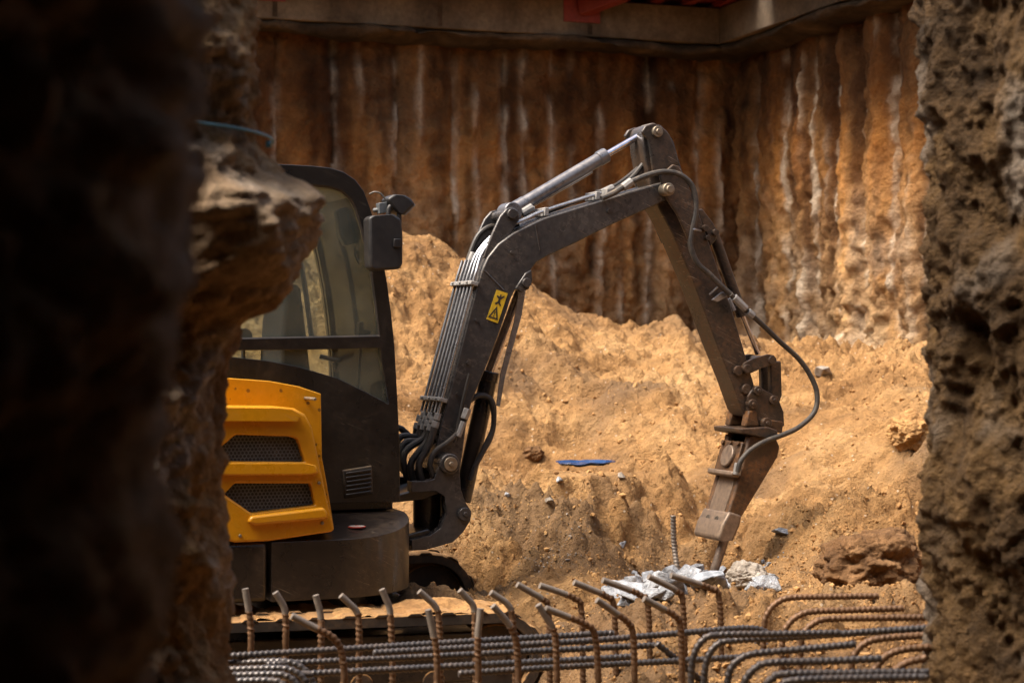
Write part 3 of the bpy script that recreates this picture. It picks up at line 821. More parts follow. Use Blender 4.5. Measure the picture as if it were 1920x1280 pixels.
uf.cyl((0, 0, 0.3), (0, 0, 0.43), 0.42, 32)
o = uf.build('undercarriage_frame', M['skirt'], EX, 0.01); rot8(o)

# body skirt, in plan, with a rounded front corner
def skirt(plan, name, parent, mat):
    n = len(plan)
    def zt(p): return 0.69 + 0.075 * min(1, max(0, (p[1] + 0.75) / 0.45)) * (1 if p[1] < 0.1 else 1)
    v = [(p[0], p[1], 0.42) for p in plan] + [(p[0], p[1], zt(p)) for p in plan]
    mb = MB()
    tr = tessellate_polygon([[Vector((p[0], p[1], 0)) for p in plan]])
    f = [tuple(t) for t in tr] + [tuple(i + n for i in t) for t in tr] + [(i, (i + 1) % n, (i + 1) % n + n, i + n) for i in range(n)]
    mb.add(v, f)
    return mb.build(name, mat, parent, 0.022, 3)
arc = [(0.0 + 0.45 * math.sin(R(a)), -0.30 - 0.45 * math.cos(R(a))) for a in range(0, 91, 6)]
sk = skirt([(-0.335, -0.30), (-0.335, -0.75)] + arc + [(0.47, 0.2), (0.42, 0.62), (-0.335, 0.62)], 'body_skirt', EX, M['skirt'])
ap = skirt([(-1.0, -0.30), (-0.98, -0.55), (-0.80, -0.735), (-0.352, -0.745), (-0.352, -0.30)], 'access_panel', EX, M['skirt'])
ap['label'] = 'scuffed dark lower panel with brown scratches'
# round red and white decal on the ledge
dt, dz = U(669, 972, -0.56)
dc = MB(); dc.tube([(dt, -0.56, 0.724), (dt, -0.56, 0.7285)], 0.042, 24); d1 = dc.build('warning_decal', M['decal_red'], sk); d1.rotation_euler = (0, 0, 0)
dc = MB(); dc.tube([(dt, -0.56, 0.729), (dt, -0.56, 0.7305)], 0.036, 24)
dc.build('decal_face', M['decal_white'], sk)
dc = MB(); dc.box(dt - 0.018, dt + 0.018, -0.563, -0.557, 0.7308, 0.7314); dc.box(dt - 0.004, dt + 0.004, -0.575, -0.545, 0.7316, 0.7322)
dc.build('decal_symbol', M['decal_red'], sk)

def inset(poly, d):
    c = Vector((sum(p[0] for p in poly) / len(poly), sum(p[1] for p in poly) / len(poly)))
    out = []
    for i, p in enumerate(poly):
        a = Vector(poly[i - 1]); b = Vector(poly[(i + 1) % len(poly)]); q = Vector(p)
        e1 = (q - a).normalized(); e2 = (b - q).normalized()
        n = Vector((e1.y, -e1.x)) + Vector((e2.y, -e2.x)); n.normalize()
        if (c - q).dot(n) < 0: n = -n
        out.append(tuple(q + n * d))
    return out
# cab
CL, CF = -0.30, 0.70
cab_out = [(335,950),(335,345),(345,322),(372,311),(450,308),(525,308),(585,311),(620,315),(645,323),(666,337),(682,358),(694,390),(706,432),(716,475),(726,530),(734,590),(740,650),(745,740),(750,850),(750,940)]
up_hole = [(372,637),(372,368),(384,350),(470,345),(580,346),(620,350),(642,358),(658,372),(668,390),(680,430),(697,505),(706,570),(712,630)]
low_hole = [(372,662),(430,657),(600,655),(713,652),(720,700),(728,757),(687,735),(634,709),(559,687),(500,676),(427,668)]
cabm = MB(); cabm.prism([UL(cab_out, CL), UL(up_hole, CL), UL(low_hole, CL)], CL, CL + 0.05)
near = cab_tz = UL(cab_out, CL)
def slim(k): return [(a, b) for a, b in inset(near, k)]
far_hole = [p for p in slim(0.05)]
zc = 1.16
far_hole = [(a, max(b, zc)) for a, b in far_hole]
far_hole = [p for i, p in enumerate(far_hole) if i == 0 or (Vector(p) - Vector(far_hole[i - 1])).length > 0.004]
cabm.prism([near, far_hole], CF - 0.04, CF)
# roof and front edge: strip of the outline between the two sides
ins = inset(near, 0.055)
roof_o = near[2:11]; roof_i = ins[2:11]
cabm.prism(roof_o + roof_i[::-1], CL + 0.052, CF - 0.052)
cab = cabm.build('cab', M['body'], EX, 0.024, 3)
cb = MB(); cb.box(near[0][0] + 0.02, near[-1][0] - 0.015, CL + 0.06, CF - 0.06, 0.77, 1.12)
cb.build('cab_floor', M['body'], cab, 0.01)
cbk = MB(); cbk.box(near[0][0] + 0.0, near[0][0] + 0.06, CL + 0.055, CL + 0.12, 1.12, 2.38); cbk.box(near[0][0] + 0.0, near[0][0] + 0.06, CF - 0.12, CF - 0.055, 1.12, 2.38); cbk.box(near[0][0], near[0][0] + 0.06, CL + 0.055, CF - 0.055, 1.12, 1.5)
cbk.build('rear_frame', M['body'], cab, 0.01)
sb = MB(); sb.prism(UL([(372,650),(372,639),(713,634),(714,648)], CL), CL + 0.004, CL + 0.05); sb.build('window_bar', M['body'], cab, 0.006)
for hole in (up_hole, low_hole):
    g = MB(); g.prism(UL(hole, CL), CL + 0.022, CL + 0.026); g.build('window_pane', M['glass'], cab)
g = MB(); g.prism(far_hole, CF - 0.024, CF - 0.02); g.build('window_pane', M['glass'], cab)
fr_pts = near[10:19]
g = MB()
fo = [(a - 0.03, b) for a, b in fr_pts]; fi = [(a - 0.034, b) for a, b in fr_pts]
g.prism(fo + fi[::-1], CL + 0.055, CF - 0.055); g.build('windscreen', M['clear_glass'], cab)
for l0 in (CL + 0.052, CF - 0.09):
    fp = MB(); fp.prism(near[9:19] + [(a - 0.05, b) for a, b in near[9:19]][::-1], l0, l0 + 0.036); fp.build('front_post', M['body'], cab, 0.006)
# rubber seal along the upper window
def ring_tube(hole, l, r):
    p = [(a[0], l, a[1]) for a in UL(hole, CL)]; p.append(p[0]); return p
sl = MB(); sl.tube(ring_tube(up_hole, CL + 0.012, 0), 0.008, 6, cap=False); sl.build('window_seal', M['hose'], cab)
# inside: seat, headrest, console, lever, mirror, handrail
st = MB()
sa = lambda px, py: U(px, py, 0.15)
st.prism([sa(505,790), sa(516,600), sa(524,545), sa(534,530), sa(550,540), sa(562,640), sa(570,715), sa(640,728), sa(640,770), sa(580,790)], 0.0, 0.42)
st.build('seat', M['seat'], cab, 0.02, 3)
hr = MB(); hr.prism([sa(526,500), sa(548,498), sa(552,530), sa(534,532)], 0.10, 0.32); hr.build('headrest', M['seat'], cab, 0.015, 3)
kb = MB(); k_ = U(456,630,0.4); kb.disc(k_[0], k_[1], 0.36, 0.44, 0.04, 18); kb.tube([(k_[0], 0.4, k_[1] - 0.3), (k_[0], 0.4, k_[1])], 0.012, 8); kb.build('control_knob', M['plastic'], cab, 0.01)
cn = MB(); cn.prism([U(560,800,0.0), U(560,716,0.0), U(640,722,0.0), U(700,750,0.0), U(724,800,0.0)], -0.20, -0.06)
cn.build('console', M['plastic'], cab, 0.02)
lv = MB(); a, b = U3(672,740,-0.12), U3(678,622,-0.12); lv.tube([a, b], 0.008, 8)
lv.prism([U(669,632,-.12), U(671,604,-.12), U(678,603,-.12), U(680,618,-.12), U(692,620,-.12), U(692,632,-.12)], -0.15, -0.10); lv.build('control_lever', M['plastic'], cab, 0.004)
hrl = MB(); hrl.tube(smooth_path([U3(560,470,0.6), U3(572,540,0.6), U3(585,640,0.6)], 0.05), 0.014, 8); hrl.build('handrail', M['grey_trim'], cab)
hrl = MB(); hrl.tube(smooth_path([U3(600,668,0.58), U3(650,680,0.58), U3(714,700,0.58)], 0.05), 0.012, 8); hrl.build('handrail', M['grey_trim'], cab)
im = MB(); im.prism(UL([(629,396),(636,391),(676,393),(683,405),(668,455),(646,462),(634,440)], 0.05), 0.02, 0.09); im.build('inside_mirror', M['plastic'], cab, 0.012)
im = MB(); im.tube(smooth_path([U3(662,400,.0), U3(668,440,.0), U3(666,478,.0), U3(678,498,.0), U3(690,490,.0)], 0.02), 0.006, 6); im.build('cable', M['hose'], cab)
# side vent
vb = MB(); vb.prism(UL([(641,881),(696,872),(699,926),(645,934)], CL), CL - 0.012, CL + 0.01)
vt = vb.build('vent', M['ink'], cab, 0.006)
for k in range(6):
    y0 = 885 + k * 8
    vs = MB(); vs.prism(UL([(647,y0),(694,y0-7),(694,y0-3),(647,y0+4)], CL), CL - 0.024, CL - 0.013); vs.build('vent_slat', M['body'], vt, 0.003)
# outside mirror, bracket, work lamp
mh = MB(); mh.prism(UL([(687,410),(694,405),(735,402),(748,412),(751,440),(751,495),(745,505),(698,508),(690,503),(688,470)], -0.42), -0.46, -0.36)
mir = mh.build('mirror', M['plastic'], cab, 0.022, 3)
mk = MB(); mk.tube(smooth_path([U3(728,404,-.38), U3(731,388,-.38), U3(742,385,-.38), U3(748,398,-.38), U3(748,460,-.38)], 0.01), 0.013, 8)
mk.prism(UL([(736,448),(749,448),(749,464),(736,464)], -.45), -0.475, -0.42); mk.build('mirror_bracket', M['plastic'], cab, 0.003)
mk = MB(); mk.tube(smooth_path([U3(745,392,-.36), U3(722,392,-.34), U3(700,395,-.31)], 0.02), 0.012, 8); mk.prism(UL([(708,381),(724,379),(725,399),(710,401)], -.34), -.36, -.31); mk.build('mirror_arm', M['grey_trim'], cab, 0.003)
wl = MB(); wl.prism(UL([(722,374),(734,365),(756,367),(767,374),(775,384),(753,405),(738,398),(728,384)], -0.36), -0.40, -0.28)
wlo = wl.build('work_lamp', M['plastic'], cab, 0.012, 3)
ll = MB(); ll.prism(UL([(770,378),(777,385),(757,405),(754,402)], -0.36), -0.385, -0.295); ll.build('lamp_lens', M['lens'], cab, 0.004)
wr = MB(); wr.tube(smooth_path([U3(693,364,-.31), U3(703,360,-.33), U3(714,363,-.34), U3(724,376,-.35)], 0.01), 0.005, 6); wr.build('cable', M['hose_grey'], cab)

# yellow engine cover
base = [(300,706),(421,708),(506,714),(560,724),(602,738),(604,857),(612,900),(626,985),(618,990),(506,1006),(432,1010),(300,1012)]
ec = MB(); ec.prism(UL(base, -0.60), -0.60, -0.31)
hump = [(300,760),(421,761),(520,762),(552,765),(572,776),(585,799),(597,857),(612,927),(628,992),(622,997),(506,1014),(440,1017),(424,1012),(300,1000)]
g1 = [(419,838),(442,815),(543,818),(559,823),(573,866),(419,864)]
g2 = [(421,926),(440,906),(583,906),(592,947),(472,962)]
ec2 = MB(); ec2.prism([UL(hump, -0.76), UL([(330,864),(330,838),(415,838)] + g1[1:-1] + [(419,865)], -0.76), UL(g2, -0.76)], -0.76, -0.597)
eco = ec.build('engine_cover', M['yellow'], EX, 0.014, 3)
ec2.build('cover_front', M['yellow'], eco, 0.034, 4)
for nm, pts in (('upper_ledge', [(300,763),(520,765),(546,768),(560,776),(556,789),(518,789),(300,788)]), ('middle_ledge', [(395,868),(574,868),(592,872),(596,886),(580,890),(432,891),(395,889)]), ('lower_ledge', [(470,966),(606,950),(614,962),(612,972),(478,984),(462,978)])):
    lm = MB(); q = UL(pts, -0.775); lm.prism(q, -0.795, -0.758); lm.build(nm, M['yellow'], eco, 0.014, 3)
for (x, y) in ((590,748),(598,905),(604,980),(450,1004)):
    a = U(x, y, -0.76); lm = MB(); lm.disc(a[0], a[1], -0.768, -0.745 if y > 760 else -0.60, 0.008, 8); lm.build('bolt', M['pin'], eco, 0.002)
def in_poly(p, poly):
    r = False; j = len(poly) - 1
    for i in range(len(poly)):
        if (poly[i][1] > p[1]) != (poly[j][1] > p[1]) and p[0] < (poly[j][0] - poly[i][0]) * (p[1] - poly[i][1]) / (poly[j][1] - poly[i][1]) + poly[i][0]: r = not r
        j = i
    return r
for gp in ([(405,838)] + g1[1:-1] + [(405,865)], g2):
    poly = UL(gp, -0.72); big = inset(poly, -0.02)
    mb = MB(); mb.mi = 1; mb.prism(big, -0.705, -0.69); mb.mi = 0
    hx = 0.0175; x0 = min(p[0] for p in big); x1 = max(p[0] for p in big); y0 = min(p[1] for p in big); y1 = max(p[1] for p in big)
    row = 0; yy = y0
    while yy < y1:
        xx = x0 + (hx / 2 if row % 2 else 0)
        while xx < x1:
            if in_poly((xx, yy), big):
                vs = []
                for rr in (hx * 0.59, hx * 0.40):
                    for k in range(6):
                        a = R(30 + 60 * k); vs.append((xx + rr * math.cos(a), -0.718, yy + rr * math.sin(a)))
                mb.add(vs, [(k, (k + 1) % 6, 6 + (k + 1) % 6, 6 + k) for k in range(6)])
            xx += hx
        yy += hx * 0.866; row += 1
    mb.build('grille', [M['grey_trim'], M['ink']], eco)

# swing post
B0 = -0.14
def plate_pair(name, pts, parent, mat, l=0.155, w=0.03, bevel=0.006):
    q = UL(pts, -l); mb = MB(); mb.prism(q, -l, -l + w); mc = MB(); mc.prism(q, l - w, l); mc.build(name, mat, parent, bevel); return mb.build(name, mat, parent, bevel)
sp = MB()
post = [(820,884),(826,862),(840,850),(856,858),(862,880),(864,917),(872,940),(884,958),(882,976),(868,998),(849,1016),(800,1030),(772,1032),(772,1012),(806,1004),(826,990),(838,962),(834,930),(818,920),(790,922),(772,922),(772,902),(800,902),(814,898)]
q = UL(post, -0.20); sp.prism(q, -0.20, -0.13); sp.prism(q, 0.13, 0.20)
core = UL([(772,905),(812,905),(850,925),(860,960),(850,1000),(800,1022),(772,1024)], -0.13)
sp2 = UL([(845,900),(860,905),(868,950),(866,985),(845,1005),(838,990),(846,960)], -0.13); sp.prism(sp2, -0.128, 0.128)
spo = sp.build('swing_post', M['boom'], EX, 0.008)
kg = MB()
kg.prism(UL([(740,944),(742,932),(820,908),(832,914),(832,926),(800,938)], -0.22), -0.16, 0.20)
kg.prism(UL([(742,1030),(742,1012),(812,992),(820,1004),(800,1020)], -0.22), -0.16, 0.20)
kg.prism(UL([(742,1000),(742,975),(765,968),(765,994)], -0.22), -0.18, -0.08)
kg.cyl(U3(800,1022,0.0), U3(800,905,0.0), 0.07, 20)
kg.build('swing_bracket', M['skirt'], EX, 0.008)
pn = MB(); t0, z0 = U(841, 869, -0.2); pn.disc(t0, z0, -0.225, 0.225, 0.052, 24); pn.build('pivot_boss', M['boom'], spo, 0.006)
pn = MB(); pn.disc(t0, z0, -0.238, -0.226, 0.036, 24); pn.disc(t0, z0, -0.250, -0.239, 0.014, 6); pn.build('pin', M['pin'], spo, 0.003)
pn = MB(); t1, z1 = U(869, 963, -0.2); pn.disc(t1, z1, -0.226, 0.226, 0.034, 20); pn.disc(t1, z1, -0.236, -0.227, 0.014, 6); pn.build('pin', M['boom'], spo, 0.003)

# boom
boom_pts = [(816,880),(817,845),(827,800),(846,725),(865,650),(882,583),(895,535),(903,508),(915,482),(935,457),(962,437),(1000,418),(1022,408),(1100,384),(1200,354),(1240,342),(1256,340),(1268,350),(1268,366),(1222,388),(1150,420),(1080,455),(1025,481),(1006,492),(996,506),(990,520),(986,540),(966,543),(958,560),(945,600),(925,655),(905,705),(885,752),(874,800),(868,850),(862,886),(845,897),(826,893)]
bm_ = MB(); bm_.prism(UL(boom_pts, B0), B0, -B0)
boom = bm_.build('boom', M['boom'], EX, 0.007)
for pts in ([(915,640),(903,648),(898,640)],):
    pass
# welded knee plate edge and small studs on the side
for p_, q_ in ((U3(908,507,B0), U3(945,545,B0)), (U3(1003,420,B0), U3(1012,470,B0))):
    kn = MB(); kn.tube([p_, q_], 0.005, 6); kn.build('weld_seam', M['boom'], boom)
for (x, y) in ((877,680),(857,738),(959,473),(1142,394),(1140,396),(893,600)):
    s_ = MB(); a = U(x, y, B0); s_.disc(a[0], a[1], B0 - 0.012, B0, 0.009, 8); s_.build('stud', M['boom'], boom)
plate_pair('cylinder_bracket', [(905,486),(922,440),(938,405),(950,391),(962,388),(973,396),(975,410),(958,440),(935,470)], boom, M['boom'], 0.12, 0.022)
pn = MB(); a = U(959,401,-0.12); pn.disc(a[0], a[1], -0.14, 0.14, 0.026, 18); pn.build('pin', M['boom'], boom, 0.003)
plate_pair('cylinder_lug', [(966,541),(985,512),(997,505),(999,527),(992,542),(978,548)], boom, M['boom'], 0.15, 0.03)
pn = MB(); a = U(986,530,-0.15); pn.disc(a[0], a[1], -0.17, 0.17, 0.024, 16); pn.build('pin', M['boom'], boom, 0.003)
a = U(1254,355,-0.2); pn = MB(); pn.disc(a[0], a[1], -0.205, 0.205, 0.034, 20); pn.disc(a[0], a[1], -0.222, -0.206, 0.022, 8); pn.build('pin', M['pin'], boom, 0.004)
# sticker with two warning signs
def on_side(pts, l, th, mat, name, parent, bevel=0):
    mb = MB(); mb.prism(UL(pts, l), l - th, l); return mb.build(name, mat, parent, bevel)
stk = on_side([(931,543),(952,550),(933,606),(912,598)], B0 - 0.002, 0.002, M['sticker'], 'warning_sticker', boom)
s0 = Vector((931,543)); ex = Vector((21,7)); ey = Vector((-19,55))
def sq(u, v): p = s0 + ex * u + ey * v; return (p.x, p.y)
mb = MB(); L5 = B0 - 0.0045
mb.prism([UL([sq(.5,.50), sq(.94,.92), sq(.06,.92)], L5), UL([sq(.5,.61), sq(.76,.87), sq(.24,.87)], L5)], L5 - .001, L5)
mb.prism(UL([sq(.46,.68), sq(.54,.68), sq(.52,.79), sq(.48,.79)], L5), L5 - .001, L5); mb.prism(UL([sq(.46,.81), sq(.54,.81), sq(.54,.85), sq(.46,.85)], L5), L5 - .001, L5)
mb.prism(UL([sq(.45,.10), sq(.55,.10), sq(.57,.18), sq(.80,.10), sq(.84,.15), sq(.60,.27), sq(.62,.36), sq(.80,.44), sq(.72,.47), sq(.52,.39), sq(.34,.47), sq(.24,.43), sq(.42,.34), sq(.42,.26), sq(.2,.2), sq(.24,.15), sq(.43,.19)], L5), L5 - .001, L5)
mb.build('sticker_print', M['ink'], stk)

# pipes along the top of the boom
pipe_line = [(829,777),(835,755),(858,668),(878,594),(895,530),(901,510)]
up_line = [(901,510),(911,483),(930,457),(958,434),(1000,414),(1022,404),(1100,379),(1132,369)]
ls = [-0.13, -0.078, -0.026, 0.026, 0.078, 0.13]
def shift(pts, d):
    out = []
    for i, p in enumerate(pts):
        a = Vector(pts[max(i - 1, 0)]); b = Vector(pts[min(i + 1, len(pts) - 1)]); t = (b - a).normalized()
        n = Vector((-t.y, t.x)); out.append((p[0] + n.x * d, p[1] + n.y * d))
    return out
main_tz = shift(UL(pipe_line, -0.125), 0.024)
up_tz = shift(UL(up_line, -0.125), 0.022)
for i, l in enumerate(ls):
    mb = MB()
    if i in (0, 1, 2):
        path = [(a, l, b) for a, b in main_tz] + [(a, l * 0.8, b) for a, b in up_tz[1:]]
    else:
        e = main_tz[-1]
        path = [(a, l, b) for a, b in main_tz] + [(e[0] + 0.02, l, e[1] + 0.06)]
    mb.tube(smooth_path(path, 0.03), 0.0078, 10); mb.build('hydraulic_pipe', M['steel_pipe'], boom)
    a = main_tz[0]; b = main_tz[1]; d = (Vector(a) - Vector(b)).normalized()
    ft = MB(); k = 0.02 * (i % 2)
    ft.cyl((a[0] + d.x * k, l, a[1] + d.y * k), (a[0] + d.x * (.035 + k), l, a[1] + d.y * (.035 + k)), 0.018, 6); ft.cyl((a[0] + d.x * (.042 + k), l, a[1] + d.y * (.042 + k)), (a[0] + d.x * (.075 + k), l, a[1] + d.y * (.075 + k)), 0.021, 6)
    ft.build('pipe_fitting', M['clamp'], boom, 0.002)
def clamp_at(px, py, n=6):
    c_ = U(px, py, -0.125); i0 = main_tz[1]; i1 = main_tz[-2]; d = (Vector(i1) - Vector(i0)).normalized(); nn = Vector((-d.y, d.x))
    c_ = Vector(c_) + nn * 0.024
    for k in range(3):
        l0 = -0.155 + k * 0.104; mb = MB()
        vs = []
        for a in (-0.011, 0.011):
            for l in (l0, l0 + 0.098):
                for h in (-0.022, 0.022):
                    p = c_ + d * a + nn * h; vs.append((p.x, l, p.y))
        mb.add(vs, [(0,1,3,2),(4,6,7,5),(0,4,5,1),(2,3,7,6),(0,2,6,4),(1,5,7,3)])
        p = c_ + nn * 0.022; q = c_ + nn * 0.032
        mb.cyl((p.x, l0 + 0.049, p.y), (q.x, l0 + 0.049, q.y), 0.008, 6)
        mb.build('pipe_clamp', M['clamp'], boom, 0.004)
clamp_at(836, 752); clamp_at(894, 534)
# small clamp on the upper boom
for (x, y) in ((1022,402),(1118,372),(1138,366)):
    a = U(x, y, -0.1); mb = MB(); mb.box(a[0] - .012, a[0] + .012, -0.125, 0.02, a[1] - 0.01, a[1] + 0.035); mb.build('pipe_clamp', M['clamp'], boom, 0.004)
# black hoses from the pipes down to the body
hb = main_tz[0]
d = (Vector(main_tz[0]) - Vector(main_tz[1])).normalized()
ends = [(800,890),(785,893),(772,880),(768,868),(760,858),(755,842)]
for i, l in enumerate(ls):
    k = 0.02 * (i % 2) + 0.07
    s3 = (hb[0] + d.x * k, l, hb[1] + d.y * k); s4 = (hb[0] + d.x * (k + .06), l, hb[1] + d.y * (k + .06))
    ex_, ey_ = ends[i]
    m1 = U(ex_ - 16, ey_ - 22, l * 0.9); e1 = U(ex_ - 10, ey_ + 12, l * 0.9); e2 = U(ex_ + 6, ey_ + 34, l)
    mb = MB(); mb.tube(smooth_path([s3, s4, (m1[0] + .03, l, m1[1] + .05), (m1[0], l, m1[1]), (e1[0], l, e1[1]), (e2[0], l, e2[1])], 0.02), 0.0175, 10); mb.build('hydraulic_hose', M['hose'], boom)
for pts, r in (([(866,795),(858,812),(838,830),(816,846),(806,870),(812,892)], .014), ([(870,760),(876,780),(862,800),(866,796)], .011), ([(880,700),(866,760),(852,830)], .008)):
    mb = MB(); mb.tube(smooth_path([U3(x, y, -0.17) for x, y in pts], 0.02), r, 10); mb.build('hydraulic_hose', M['hose'], boom)
mb = MB(); a = U3(858,818,-.17); b = U3(868,790,-.17); mb.cyl(a, b, 0.019, 8); a = U3(874,783,-.17); mb.cyl(U3(869,785,-.17), U3(876,766,-.17), 0.024, 6); mb.build('pipe_fitting', M['clamp'], boom, 0.002)
# hoses at the knee that feed the arm cylinder
for pts, l, r in (([(866,540),(873,505),(884,470),(898,440),(920,424),(938,428)], 0.10, .014), ([(878,540),(884,512),(897,480),(915,452),(936,436)], 0.05, .014), ([(886,536),(892,512),(906,478),(925,450),(945,432),(972,420)], 0.0, .013)):
    mb = MB(); mb.tube(smooth_path([U3(x, y, l) for x, y in pts], 0.02), r, 10); mb.build('hydraulic_hose', M['hose'], boom)
for pts, l in (([(876,525),(882,500)], 0.09), ([(888,510),(900,478)], 0.02), ([(882,490),(888,474)], 0.09)):
    mb = MB(); mb.cyl(U3(*pts[0], l), U3(*pts[1], l), 0.02, 8); mb.build('pipe_fitting', M['clamp'], boom, 0.002)
mb = MB(); mb.cyl(U3(978,400,-.04), U3(998,388,-.04), 0.022, 8); mb.cyl(U3(990,393,-.04), U3(1002,390,-.04), 0.012, 8); mb.build('pipe_fitting', M['clamp'], boom, 0.003)
# flexible hoses from upper boom to the arm
for pts, l, r, m in (([(1132,369),(1160,352),(1185,333),(1212,300),(1222,288)], -0.03, .014, 'hose'), ([(1120,366),(1150,352),(1190,322),(1218,292),(1224,270)], 0.03, .014, 'hose'),
                  ([(1128,372),(1150,362),(1172,348),(1190,338),(1222,326),(1250,322),(1275,328),(1296,346),(1304,372),(1304,400),(1297,432),(1295,462),(1308,494),(1330,514),(1352,536),(1370,552)], -0.16, .0155, 'hose_grey'),
                  ([(1020,400),(1060,384),(1120,362),(1160,345),(1190,326),(1218,310)], 0.06, .012, 'hose_grey')):
    mb = MB(); mb.tube(smooth_path([U3(x, y, l) for x, y in pts], 0.02), r, 10); mb.build('hydraulic_hose', M[m], boom)
mb = MB(); mb.cyl(U3(1168,352,-.16), U3(1184,340,-.16), 0.023, 8); mb.cyl(U3(1128,362,-.05), U3(1150,352,-.05), 0.021, 8); mb.build('pipe_fitting', M['clamp'], boom, 0.002)

# boom cylinder
bc = MB(); bc.cyl(U3(866,940,0.0), U3(918,700,0.0), 0.047, 24); bc.cyl(U3(914,716,0.0), U3(918,697,0.0), 0.053, 24)
bco = bc.build('boom_cylinder', M['skirt'], EX, 0.006)
rd = MB(); rd.cyl(U3(918,697,0.0), U3(978,538,0.0), 0.026, 20); rd.build('rod', M['chrome'], bco)
gd = MB(); gd.prism(UL([(938,700),(930,760),(937,762),(947,705),(978,590),(985,545),(972,545),(964,600)], -0.05), -0.055, -0.048); gd.build('rod_guard', M['steel_pipe'], bco, 0.002)
ho = MB(); ho.tube(smooth_path([U3(x, y, -0.075) for x, y in [(866,772),(880,752),(898,741),(916,745),(925,765),(924,805),(906,845),(890,875),(882,900)]], 0.02), 0.0155, 10, rfun=lambda d_, a_: 1 + 0.10 * math.sin(d_ * 260)); ho.build('cylinder_hose', M['hose'], bco)
# arm cylinder
ac = MB(); p0 = U3(955,398,0.0); p1 = U3(1133,293,0.0); ac.cyl(p0, p1, 0.036, 24)
p2 = U3(1122,299,0.0); ac.cyl(p2, U3(1137,290.5,0.0), 0.041, 24); ac.cyl(U3(966,392,0), U3(985,381,0), 0.041, 24)
a = U(955,398,0); ac.disc(a[0], a[1], -0.06, 0.06, 0.05, 20)
aco = ac.build('arm_cylinder', M['cyl'], EX, 0.005)
rd = MB(); rd.cyl(U3(1135,291.5,0.0), U3(1214,246,0.0), 0.0175, 20); rd.build('rod', M['chrome'], aco)
rd = MB(); a = U(1216,245,0); rd.disc(a[0], a[1], -0.055, 0.055, 0.035, 20); rd.build('rod_eye', M['pin'], aco, 0.004)
hp = MB(); hp.tube(smooth_path([U3(958,412,.07), U3(1000,385,.07), U3(1080,340,.07), U3(1110,322,.07)], 0.05), 0.009, 8); hp.build('feed_pipe', M['steel_pipe'], aco)

# arm
AL = -0.085
arm_pts = [(1238,395),(1228,372),(1216,330),(1207,282),(1205,252),(1210,238),(1222,232),(1238,234),(1252,246),(1264,266),(1271,292),(1279,318),(1300,368),(1322,432),(1345,500),(1370,572),(1392,645),(1408,700),(1420,740),(1424,765),(1414,782),(1400,781),(1391,768),(1372,715),(1342,640),(1300,528),(1262,440)]
ar = MB(); ar.prism(UL(arm_pts, AL), AL, -AL)
arm = ar.build('arm', M['arm'], EX, 0.007)
# top fork plates and knee plates
plate_pair('fork_plate', [(1203,248),(1210,236),(1224,231),(1240,235),(1256,252),(1268,282),(1273,306),(1262,310),(1246,318),(1238,330),(1226,328),(1221,290),(1216,262)], arm, M['arm'], 0.115, 0.025)
plate_pair('side_plate', [(1237,330),(1262,308),(1275,312),(1296,360),(1310,402),(1306,430),(1292,452),(1270,402),(1250,372)], arm, M['arm'], 0.165, 0.02)
a = U(1232,247,-.12); pn = MB(); pn.disc(a[0], a[1], -0.135, 0.135, 0.03, 18); pn.disc(a[0], a[1], -0.146, -0.136, 0.016, 6); pn.build('pin', M['pin'], arm, 0.003)
plate_pair('cylinder_lug', [(1305,392),(1318,392),(1338,418),(1346,434),(1343,450),(1332,462),(1326,440)], arm, M['arm'], 0.075, 0.02)
a = U(1340,436,-.08); pn = MB(); pn.disc(a[0], a[1], -0.10, 0.10, 0.018, 14); pn.build('pin', M['arm'], arm, 0.002)
a = U(1321,428,-.09); pn = MB(); pn.disc(a[0], a[1], -0.11, -0.08, 0.018, 14); a = U(1325,446,-.09); pn.disc(a[0], a[1], -0.11, -0.08, 0.015, 14); pn.build('boss', M['arm'], arm, 0.002)
mb = MB(); mb.tube(smooth_path([U3(1290,428,-.12), U3(1302,430,-.175), U3(1314,433,-.12)], 0.01), 0.006, 8); mb.build('hose_clip', M['steel_pipe'], arm)
# hose bracket half way down
mb = MB(); mb.prism(UL([(1334,562),(1352,548),(1366,546),(1362,556),(1345,566)], -.13), -.135, -.12); mb.tube([U3(1330,552,-.11), U3(1348,536,-.15)], 0.006, 6); mb.build('hose_bracket', M['steel_pipe'], arm, 0.002)
for (x, y) in ((1358,694),(1373,728)):
    a = U(x, y, .06); pn = MB(); pn.disc(a[0], a[1], -0.105, 0.105, 0.028, 16); pn.build('boss', M['arm'], arm, 0.004)
# bucket cylinder
kc = MB(); kc.cyl(U3(1338,440,0), U3(1390,586,0), 0.030, 20); kc.cyl(U3(1384,570,0), U3(1392,592,0), 0.035, 20); kco = kc.build('bucket_cylinder', M['arm'], EX, 0.004)
rd = MB(); rd.cyl(U3(1391,590,0), U3(1421,664,0), 0.0135, 16); rd.build('rod', M['chrome'], kco)
rd = MB(); rd.cyl(U3(1366,560,-.03), U3(1376,582,-.03), 0.014, 8); rd.build('pipe_fitting', M['clamp'], kco)
